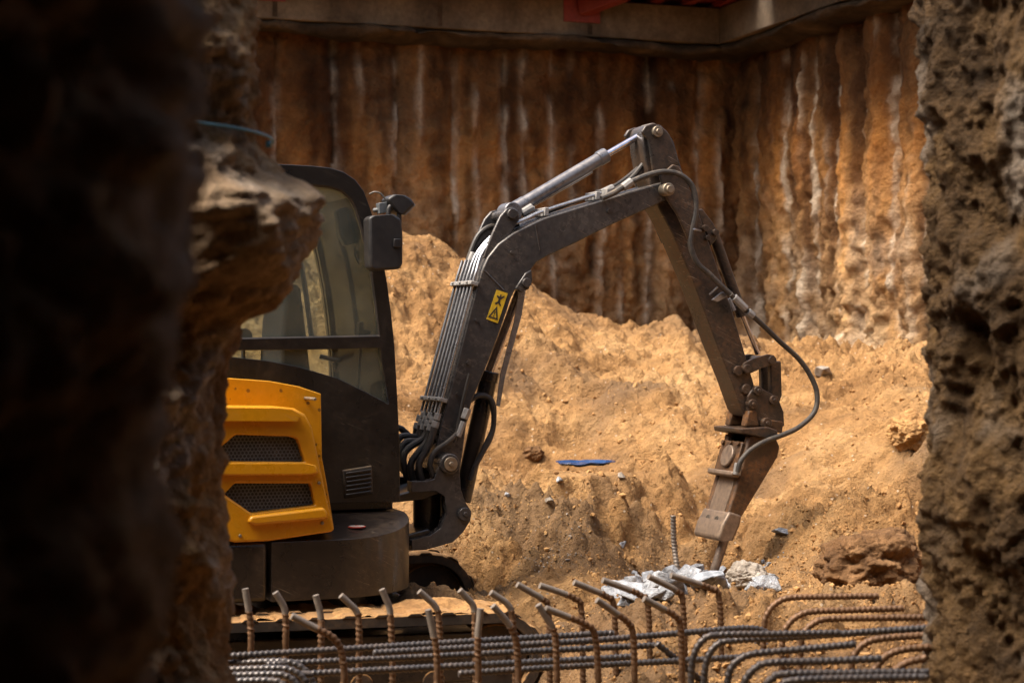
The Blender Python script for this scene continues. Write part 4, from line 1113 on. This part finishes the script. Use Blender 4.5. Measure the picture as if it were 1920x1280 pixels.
# linkage
lk = plate_pair('side_link', [(1392,690),(1396,680),(1412,672),(1440,664),(1452,666),(1456,676),(1450,684),(1428,690),(1412,698),(1400,702)], EX, M['arm'], 0.115, 0.022)
for (x, y) in ((1400,691),(1447,675)):
    a = U(x, y, -.115); pn = MB(); pn.disc(a[0], a[1], -0.128, 0.128, 0.024, 16); pn.build('pin', M['arm'], lk, 0.003)
tl = MB()
for l in (-0.07, 0.03):
    tl.prism(UL([(1436,676),(1456,676),(1458,740),(1452,756),(1438,748)], -.02), l, l + 0.04)
tl.build('tipping_link', M['arm'], EX, 0.008)
cpl = MB(); cq = UL([(1402,742),(1410,730),(1422,724),(1436,732),(1448,738),(1462,752),(1470,772),(1471,798),(1462,804),(1440,800),(1420,800),(1404,788)], -.11)
cpl.prism(cq, -.11, -.07); cpl.prism(cq, .07, .11); cpl.prism(UL([(1425,770),(1466,770),(1470,800),(1425,800)], -.07), -.068, .068)
cpo = cpl.build('coupler', M['arm'], EX, 0.008)
for (x, y) in ((1410,757),(1450,750),(1420,732)):
    a = U(x, y, -.115); pn = MB(); pn.disc(a[0], a[1], -0.13, 0.13, 0.026, 16); pn.disc(a[0], a[1], -0.138, -0.131, 0.012, 6); pn.build('pin', M['arm'], cpo, 0.003)

# hydraulic hammer
HL = -0.135
hm = MB()
hq = UL([(1404,818),(1450,806),(1463,838),(1459,856),(1389,972),(1374,1012),(1352,1014),(1346,1004),(1364,966),(1386,895)], HL)
hm.prism(hq, HL, HL + 0.045); hm.prism(hq, -HL - 0.045, -HL)
hm.prism(UL([(1408,832),(1452,820),(1452,850),(1386,962),(1374,958),(1392,890)], HL), HL + 0.046, -HL - 0.046)
ham = hm.build('hydraulic_hammer', M['hammer'], EX, 0.010)
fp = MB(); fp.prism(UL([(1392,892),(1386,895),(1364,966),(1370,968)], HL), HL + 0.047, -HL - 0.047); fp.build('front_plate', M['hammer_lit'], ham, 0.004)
# rounded lower nose with two ports
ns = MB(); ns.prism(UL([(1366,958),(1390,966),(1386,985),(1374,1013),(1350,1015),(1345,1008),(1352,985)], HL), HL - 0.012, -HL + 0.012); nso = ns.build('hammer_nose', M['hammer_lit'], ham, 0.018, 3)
dfr = Vector((U(1386,895,HL)[0] - U(1364,966,HL)[0], U(1386,895,HL)[1] - U(1364,966,HL)[1])).normalized()   # along the hammer
nfr = Vector((-dfr.y, dfr.x)); nfr = nfr if nfr.x < 0 else -nfr                                           # out of its front face
def front(px, py, l, out):
    c_ = Vector(U(px, py, HL)); p = c_ + nfr * out; return Vector((p.x, l, p.y))
for l in (-0.05, 0.05):
    pt = MB(); a = front(1358, 978, l, -0.005); b = front(1358, 978, l, 0.006); pt.cyl(a, b, 0.026, 16); pt.build('port', M['ink'], ham, 0.004)
# head block behind the hose ends, round cover and bolts
hd = MB(); hd.prism(UL([(1396,828),(1410,832),(1392,892),(1380,886)], HL), HL + 0.02, -HL - 0.02); hd.build('head_block', M['hammer'], ham, 0.008)
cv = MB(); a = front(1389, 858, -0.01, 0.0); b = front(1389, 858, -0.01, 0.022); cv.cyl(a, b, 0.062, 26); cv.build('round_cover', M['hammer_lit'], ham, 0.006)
for l in (-0.085, 0.0, 0.085):
    bl = MB(); a = front(1396, 834, l, 0.0); b = front(1396, 834, l, 0.02); bl.cyl(a, b, 0.014, 6); bl.build('bolt', M['hammer'], ham, 0.002)
cl_ = MB(); vs = []
for q0 in (-0.014, 0.014):
    for l in (-0.15, 0.13):
        for h in (0.0, 0.05):
            c_ = Vector(U(1384, 892, HL)) + dfr * q0 + nfr * h; vs.append((c_.x, l, c_.y))
cl_.add(vs, [(0,1,3,2),(4,6,7,5),(0,4,5,1),(2,3,7,6),(0,2,6,4),(1,5,7,3)])
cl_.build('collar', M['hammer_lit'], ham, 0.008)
# top mounting plate
tp = MB(); tp.prism(UL([(1390,803),(1392,812),(1448,824),(1460,822),(1458,806),(1440,800)], -.16), -.16, .16); tp.build('mounting_plate', M['arm'], ham, 0.006)
for q, l0, l1 in (([(1398,800),(1404,770),(1418,768),(1424,800)], -.12, -.06), ([(1398,800),(1404,770),(1418,768),(1424,800)], .06, .12), ([(1432,806),(1438,786),(1468,790),(1466,812)], -.13, -.05)):
    mp = MB(); mp.prism(UL(q, -.12), l0, l1); mp.build('mounting_lug', M['hammer'], ham, 0.008)
a = U(1437,793,-.13); pn = MB(); pn.disc(a[0], a[1], -.142, -.1, .03, 18); pn.disc(a[0], a[1], -.15, -.143, .013, 6); pn.build('pin', M['arm'], ham, 0.003)
ch = MB(); ch.tube([U3(1362,1000,0), U3(1352,1030,0), U3(1340,1066,0), U3(1336,1080,0)], [.026, .026, .025, .012], 20); ch.build('chisel', M['chisel'], ham)
# hoses of the hammer
L7 = -0.17
hs = [(1370,552),(1404,586),(1430,609),(1462,640),(1497,672),(1520,705),(1532,738),(1527,772),(1500,799),(1470,814),(1440,825),(1415,838),(1398,852),(1387,868),(1383,884)]
hl = [(x, y, L7 + 0.03 * math.sin(i * 0.4)) for i, (x, y) in enumerate(hs)]
mb = MB(); mb.tube(smooth_path([U3(*p) for p in hl], 0.02), 0.0142, 12); mb.build('hammer_hose', M['hose_grey'], ham)
for p_, q_ in ((U3(1376,557,-.17), U3(1398,579,-.17)), (U3(1402,584,-.165), U3(1412,593,-.165)), (U3(1385,868,-.155), U3(1381,890,-.155))):
    mb = MB(); mb.cyl(p_, q_, 0.0225, 8); mb.build('hose_fitting', M['clamp'], ham, 0.002)
mb = MB(); mb.tube(smooth_path([U3(x, y, 0.10) for x, y in [(1402,735),(1392,762),(1378,800),(1368,836),(1362,880)]], 0.02), 0.0155, 12); mb.build('hammer_hose', M['hose_grey'], ham)

# ------------------------------------------------------------------ reinforcing bars
BR = 0.0125
def ribs(d_, a_): return 0.88 + 0.32 * max(0.0, math.sin(d_ * 2 * math.pi / 0.020 + a_ * 1.0)) ** 1.5
ORD = ['first','second','third','fourth','fifth','sixth','seventh','eighth','ninth','tenth','eleventh','twelfth','thirteenth','fourteenth','fifteenth','sixteenth']
def plane_d(px, D0): return D0 / (1 - 0.37 * (px - 960) / FPX)
def rebar(pts3, mat, label, group, r=BR, step=0.005, tip=None):
    path = smooth_path(pts3, step)
    o_ = path[-1].copy()
    mb = MB()
    if tip:
        acc = 0; n = 1
        while n < len(path) - 2 and acc < tip: acc += (path[n] - path[n - 1]).length; n += 1
        mb.mi = 1; mb.tube([p - o_ for p in path[:n + 1]], r, 9)
        mb.mi = 0; mb.tube([p - o_ for p in path[n:]], r, 9, rfun=ribs)
        ms = [mat, M['rebar_tip']]
    else:
        mb.tube([p - o_ for p in path], r, 9, rfun=ribs); ms = mat
    ob = mb.build('rebar', ms, None, ang=80, loc=o_)
    return tag(ob, label, 'rebar', group)
def bent(pts, D0, tip_d=0.0, foot=-0.06):
    out = []
    for i, (x, y) in enumerate(pts):
        d_ = plane_d(x, D0) + (tip_d if i == 0 else 0)
        out.append(at(x, y, d_))
    l = out[-1]
    dx = (out[-1][0] - out[-2][0]) / max(1e-6, abs(out[-1][2] - out[-2][2]))
    n = 4
    out.append((l[0] + max(-.1, min(.1, dx)) * (l[2] - foot) * 0.3, l[1], foot))
    return out
back = [[(460,1103),(463,1122),(466,1140),(470,1170),(471,1224)],[(516,1110),(525,1124),(533,1140),(536,1165),(536,1217)],[(592,1115),(596,1130),(600,1145),(602,1170),(602,1262)],[(639,1116),(655,1131),(668,1145),(673,1166),(673,1262)],
        [(716,1104),(723,1120),(730,1138),(733,1165),(736,1262)],[(786,1108),(802,1122),(815,1135),(823,1160),(826,1262)],[(862,1106),(876,1121),(887,1135),(890,1160),(892,1262)],[(920,1110),(937,1121),(951,1132),(961,1158),(966,1262)],
        [(970,1095),(996,1110),(1017,1123),(1028,1142),(1031,1262)],[(1012,1097),(1048,1109),(1078,1122),(1090,1142),(1093,1262)],[(1076,1091),(1108,1104),(1136,1117),(1151,1138),(1155,1262)],[(1130,1087),(1168,1101),(1200,1115),(1215,1136),(1219,1262)],
        [(1216,1080),(1245,1094),(1268,1107),(1280,1128),(1285,1262)],[(1258,1078),(1300,1091),(1332,1103),(1349,1124),(1353,1262)]]
for i, p in enumerate(back):
    rebar(bent(p, 7.0), M['rust'], 'rusty upright bar with bent tip, %s from the left in the rear row' % ORD[i], 'upright bent rebars', tip=0.075 + 0.004 * i)
front_ = [[(547,1154),(590,1176),(622,1193),(637,1212),(643,1240),(645,1274)],[(803,1142),(808,1165),(813,1188),(818,1215),(820,1274)],[(901,1140),(899,1162),(896,1188),(896,1215),(897,1274)],[(924,1135),(944,1157),(959,1178),(968,1205),(972,1274)],
          [(1009,1133),(1024,1157),(1037,1178),(1042,1205),(1044,1274)],[(1023,1140),(1065,1156),(1098,1170),(1115,1190),(1122,1274)],[(1119,1124),(1152,1147),(1177,1166),(1187,1190),(1190,1274)],[(1207,1122),(1240,1139),(1264,1153),(1276,1175),(1279,1274)]]
for i, p in enumerate(front_):
    rebar(bent(p, 6.5), M['rust'], 'bent upright bar %s from the left in the row in front of the long bars' % ORD[i], 'upright bent rebars', tip=0.09)
longs = [([(380,1232),(434,1229),(760,1209),(1093,1189),(1150,1186)], 6.86, 'uppermost long steel bar lying across the uprights at lower left'),
         ([(700,1223),(900,1212),(1093,1201),(1240,1189),(1359,1179),(1405,1177),(1432,1182),(1448,1196)], 6.76, 'long blued steel bar ending in a curved hook on the right'),
         ([(500,1245),(555,1242),(820,1229),(1100,1215),(1226,1209)], 6.80, 'thin dark long bar between the two brighter long bars'),
         ([(560,1263),(583,1262),(830,1249),(1100,1235),(1184,1230)], 6.66, 'rusty long bar just above the lowest long bar'),
         ([(860,1262),(1060,1249),(1250,1239),(1390,1231)], 6.70, 'lowest long steel bar reaching toward the curved bars on the right'),
         ([(1231,1205),(1262,1230),(1322,1281),(1345,1300)], 6.72, 'steel bar slanting down to the right behind the last front upright'),
         ([(1418,1200),(1440,1212),(1500,1248),(1535,1270)], 6.95, 'pale steel bar slanting down below the curved hook'),
         ([(1464,1202),(1500,1226),(1560,1262)], 7.05, 'short slanting bar right of the curved hook')]
for p, D0, lb in longs:
    rebar([at(x, y, plane_d(x, D0)) for x, y in p], M['rebar'], lb, 'long horizontal rebars')
hooks = [[(380,1244),(439,1242),(525,1239),(555,1245),(576,1260),(590,1284)],[(380,1256),(440,1254),(520,1252),(548,1256),(568,1270),(580,1290)],[(380,1267),(440,1265),(515,1263),(540,1268),(556,1282),(560,1300)],[(380,1278),(440,1276),(505,1275),(528,1281),(540,1300),(542,1320)]]
def flat_d(y, zb): return (CH - zb) * FPX / (y - 640)
for i, p in enumerate(hooks):
    D = flat_d(p[1][1], 0.47)
    rebar([at(x, y, D) for x, y in p], M['rebar'], 'curved hook bar at the lower left corner, %s from the top' % ORD[i], 'hooked rebars by the left pillar')
us = [([(1647,1117),(1560,1118),(1483,1120),(1456,1130),(1440,1148),(1433,1172)], 'rust', 'topmost curved bar on the right, its straight end free above the sand'),
      ([(1694,1140),(1600,1143),(1523,1146),(1495,1155),(1477,1172),(1468,1196)], 'rust', 'second curved bar from the top on the right'),
      ([(1800,1155),(1731,1157),(1640,1158),(1552,1160),(1526,1168),(1509,1184),(1502,1206)], 'rust', 'third curved bar from the top, running behind the right pillar'),
      ([(1800,1170),(1734,1175),(1640,1183),(1570,1188)], 'rust', 'straight sand crusted bar among the curved bars'),
      ([(1800,1186),(1734,1190),(1650,1197),(1620,1207),(1604,1224),(1597,1250)], 'rust', 'curved bar dropping just left of the right pillar, the upper of three'),
      ([(1800,1210),(1734,1213),(1690,1218),(1662,1229),(1645,1248),(1638,1270)], 'rust', 'curved bar dropping just left of the right pillar, the middle of three'),
      ([(1800,1228),(1731,1234),(1704,1240),(1684,1252),(1672,1272)], 'rust', 'curved bar dropping just left of the right pillar, the lowest of three'),
      ([(1575,1186),(1460,1188),(1345,1190),(1318,1200),(1303,1222),(1297,1250),(1296,1284)], 'rebar', 'dark curved bar bending down farthest left of the right hand bundle'),
      ([(1800,1174),(1660,1182),(1500,1193),(1375,1200),(1345,1208),(1329,1228),(1322,1254),(1320,1286)], 'rebar', 'long shiny curved bar bending down second in the right hand bundle'),
      ([(1604,1207),(1500,1217),(1415,1225),(1386,1236),(1370,1254),(1364,1286)], 'rebar', 'ribbed curved bar in the middle of the right hand bundle'),
      ([(1652,1234),(1540,1239),(1443,1242),(1415,1253),(1399,1272),(1395,1292)], 'rebar', 'ribbed curved bar near the bottom of the right hand bundle'),
      ([(1800,1257),(1727,1259),(1590,1261),(1472,1263),(1448,1272),(1436,1290)], 'rebar', 'bright curved bar along the bottom edge of the bundle'),
      ([(1800,1264),(1725,1268),(1600,1271),(1490,1275),(1468,1284),(1456,1300)], 'rebar', 'lowest curved bar at the bottom edge on the right')]
for p, m, lb in us:
    Y0 = p[1][1]; D = flat_d(Y0, 0.60)
    if p[0][0] == 1800 and D < 6.0: p[0] = (1737, p[0][1])
    p = [p[0]] + [q for q in p[1:] if q[0] < p[0][0] - 4]
    pts = [at(x, y, D * (1 + 0.10 * (x - 1500) / FPX)) for x, y in p]
    if len(p) > 4:
        l = pts[-1]; pts.append((l[0] - 0.005, l[1], l[2] - 0.15)); pts.append((l[0] - 0.006, l[1], -0.05))
    rebar(pts, M[m], lb, 'curved rebars on the right')
# lone bar standing in the rubble
a = at(1262, 966, 10.35); b = at(1271, 1078, 10.3)
rebar([a, ((a[0] + b[0]) / 2 - .005, a[1], (a[2] + b[2]) / 2), b, (b[0] + .01, b[1], b[2] - .2)], M['rebar_tip'], 'single grey bar standing upright in the rubble beside the chisel', None, 0.016)

# ------------------------------------------------------------------ stones and small things
def stone(px, py, d_, size0, mat, label, group=None, seed=0, flat=0.7, cat='stone', sink=0.25):
    rng = random.Random(seed); size = size0 * (1.2 if cat == 'rubble' else 1)
    bm = bmesh.new()
    for k in range(15 if cat == 'rubble' else 14):
        v = Vector((rng.gauss(0, 1), rng.gauss(0, 1), rng.gauss(0, 1))).normalized()
        v = Vector((v.x * rng.uniform(.75, 1.25), v.y * rng.uniform(.7, 1.1), v.z * flat)) * size * 1.0
        bm.verts.new(v)
    r_ = bmesh.ops.convex_hull(bm, input=bm.verts)
    bmesh.ops.delete(bm, geom=[g_ for g_ in r_['geom_interior'] if isinstance(g_, bmesh.types.BMVert)], context='VERTS')
    bmesh.ops.bevel(bm, geom=bm.edges[:], offset=size * 0.03, segments=1, affect='EDGES')
    me = bpy.data.meshes.new(cat); bm.to_mesh(me); bm.free(); me.materials.append(mat)
    nm = {'stone': 'stone', 'rubble': 'concrete_chunk'}[cat]
    o = bpy.data.objects.new(nm, me); COL.objects.link(o)
    p = on_ground(px, py + size * flat * 0.6 / d_ * FPX)
    o.location = (p.x, p.y, p.z + size * flat * (0.6 - sink))
    o.rotation_euler = (rng.uniform(-.3, .3), rng.uniform(-.3, .3), rng.uniform(0, 6))
    return tag(o, label, cat, group)
G = 'broken concrete under the chisel'
stone(1168, 1112, 9.75, 0.085, M['rock'], 'pale concrete chunk at the left end of the rubble', G, 1, .55, 'rubble')
stone(1205, 1100, 9.9, 0.12, M['rock'], 'large white slab of broken concrete left of the standing bar', G, 2, .45, 'rubble')
stone(1250, 1086, 10.05, 0.115, M['rock'], 'white concrete chunk at the foot of the standing bar', G, 3, .6, 'rubble')
stone(1290, 1078, 10.25, 0.085, M['rock'], 'small pale chunk just left of the chisel tip', G, 4, .75, 'rubble')
stone(1338, 1084, 9.95, 0.080, M['rock_dark'], 'dark grey flaky chunk in front of the chisel tip', G, 5, .6, 'rubble')
stone(1438, 1090, 9.85, 0.080, M['rock'], 'bluish white chunk at the right end of the rubble', G, 7, .5, 'rubble')
stone(1228, 1112, 9.6, 0.07, M['rock'], 'small white chunk in front of the large slab', G, 8, .5, 'rubble')
stone(1270, 1102, 9.8, 0.065, M['rock'], 'small white chunk in front of the standing bar', G, 9, .5, 'rubble')
scatter('concrete_crumbs', 6000, (0.05, 0.148, 9.5, 10.5), 0.006, 0.030, M['rock'], 'pale crushed crumbs of concrete round the chisel', lambda x, y: 0.55 - 1.6 * np.abs((x - 0.95) / 0.62) ** 2 - 1.5 * np.abs((y - 10.0) / 0.42) ** 2, 31)
for i, (x, y, q, m) in enumerate([(1145,1106,.05,'rock'),(1188,1090,.06,'rock'),(1222,1082,.06,'rock'),(1310,1092,.05,'rock'),(1318,1074,.045,'rock'),(1362,1092,.045,'rock_dark'),(1415,1098,.04,'rock'),(1178,1120,.05,'rock_dark'),(1246,1108,.045,'rock'),(1350,1070,.05,'rock_dark'),(1160,1098,.06,'rock'),(1232,1096,.055,'rock'),(1262,1070,.05,'rock'),(1300,1064,.05,'rock'),(1406,1072,.06,'rock'),(1448,1082,.05,'rock')]):
    stone(x, y, 10, q, M[m], 'small sharp shard of %s in the rubble, %s from the left among the shards' % ('grey concrete' if m == 'rock_dark' else 'white concrete', ORD[i]), G, 40 + i, .7, 'rubble')
stone(1466, 994, 10.9, 0.065, M['rock'], 'flat white flake lying on the slope right of the hammer', None, 10, .4)
stone(1171, 1019, 10.35, 0.045, M['rock'], 'pale flat stone on the slope left of the standing bar', None, 11, .5)
stone(1544, 694, 13.7, 0.09, M['rock_tan'], 'pale stone on top of the right sand heap below the wall', None, 12, .5)
stone(951, 926, 11.0, 0.022, M['rock'], 'small white pebble near the boom foot', None, 13, .8)
stone(1029, 936, 10.95, 0.024, M['rock_tan'], 'pale pebble in the middle of the near sand bank', None, 14, .9)
stone(1049, 897, 11.3, 0.024, M['rock'], 'white pebble just below the blue lid', None, 15, .8)
stone(1165, 890, 11.6, 0.03, M['rock_tan'], 'tan pebble right of the blue lid', None, 16, .8)
scatter('chalk_crumbs', 900, (-0.01, 0.055, 9.7, 10.4), 0.003, 0.012, M['rock_tan'], 'chalky grey grit spilled on the sand left of the rubble', lambda x, y: 0.45 - 2.2 * np.abs((x - 0.23) / 0.3) ** 2 - 1.5 * np.abs((y - 10.05) / 0.35) ** 2, 37)

# big crusted clod on the right
def lump(px, py, d_, r, mat, label, seed, nm='earth_clod', cat='clod'):
    bm = bmesh.new(); bmesh.ops.create_icosphere(bm, subdivisions=6, radius=1)
    v = np.array([tuple(q.co) for q in bm.verts])
    n = 0.26 * fbm(v[:,0]*1.4+seed, v[:,1]*1.4, v[:,2]*1.4, oct=2, seed=seed) + 0.13 * (np.abs(vnoise(v[:,0]*3.2, v[:,1]*3.2, v[:,2]*3.2, seed=seed+2)) - 0.2) + 0.07 * (np.abs(vnoise(v[:,0]*7.5, v[:,1]*7.5, v[:,2]*7.5, seed=seed+3)) - 0.2) + 0.035 * fbm(v[:,0]*14, v[:,1]*14, v[:,2]*14, oct=2, seed=seed+4)
    n -= 0.22 * np.clip(fbm(v[:,0]*2.2, v[:,1]*2.2, v[:,2]*2.2, oct=2, seed=seed+5) - 0.15, 0, 1)
    v = v * (1 + n)[:, None] * np.array([1.15, 1.0, 0.85]) * r
    for q, p in zip(bm.verts, v): q.co = p
    me = bpy.data.meshes.new(nm); bm.to_mesh(me); bm.free(); me.materials.append(mat)
    me.polygons.foreach_set('use_smooth', [True] * len(me.polygons))
    o = bpy.data.objects.new(nm, me); COL.objects.link(o); o.location = on_ground(px, py + r * 0.5 / d_ * FPX) + Vector((0, 0, r * 0.5))
    return tag(o, label, cat)
lump(1632, 1062, 9.3, 0.20, M['dark_clod'], 'large dark crumbly clod of earth near the right pillar', 5)
tag(lump(1402, 1084, 10.0, 0.088, M['rock_tan'], 'dusty rounded boulder right of the chisel tip', 23, 'stone', 'rubble'), group=G)
lump(1712, 812, 11.9, 0.14, M['clod'], 'brown clod of earth on the slope beside the right pillar', 9)
lump(1000, 850, 12.2, 0.06, M['dark_clod'], 'small dark clod on the sand left of the blue lid', 15)

# blue plastic lid half sunk in the hollow
bx, by, bz = at(1096, 884, 11.9)
bh = float(height(np.array([bx]), np.array([by]))[0])
rr_ = np.linspace(0.004, 0.19, 14); pp_ = np.linspace(0, 2 * np.pi, 48, endpoint=False)
PP, RR = np.meshgrid(pp_, rr_, indexing='ij'); RR = RR * (1 + 0.18 * vnoise(np.cos(PP) * 1.5, np.sin(PP) * 1.5, seed=81))
lz = 0.012 + 0.005 * fbm(RR * np.cos(PP) * 14, RR * np.sin(PP) * 14, oct=3, seed=77) + 0.016 * (RR > 0.165) - 0.02 * np.clip(fbm(np.cos(PP) * 1.2, np.sin(PP) * 1.2 + RR * 3, oct=2, seed=79), 0, 1)
lo = mesh_np('plastic_lid', np.stack([RR * np.cos(PP), RR * np.sin(PP) * 0.62, lz], -1).reshape(-1, 3), grid_faces(48, 14, wrap=True), M['blue'])
sd_ = lo.modifiers.new('thickness', 'SOLIDIFY'); sd_.thickness = 0.004
lo.location = (0.462, 11.8, 0.805); lo.rotation_euler = (R(2), R(-1), 0)
tag(lo, 'dark blue round plastic lid, dented and half buried in the sand hollow', 'lid')

# bright pipe end behind the right pillar
a = Vector(at(1704, 1100, 8.4)); b = Vector(at(1790, 1140, 8.2))
pp = MB(); pp.tube([(0, 0, 0), b - a], 0.022, 20); pp.tube([(b - a) * -0.002, (b - a) * 0.05], 0.026, 20)
po = pp.build('metal_pipe', M['bright_steel'], None, 0.002); po.location = a
tag(po, 'bright steel pipe end poking out behind the right pillar', 'pipe')
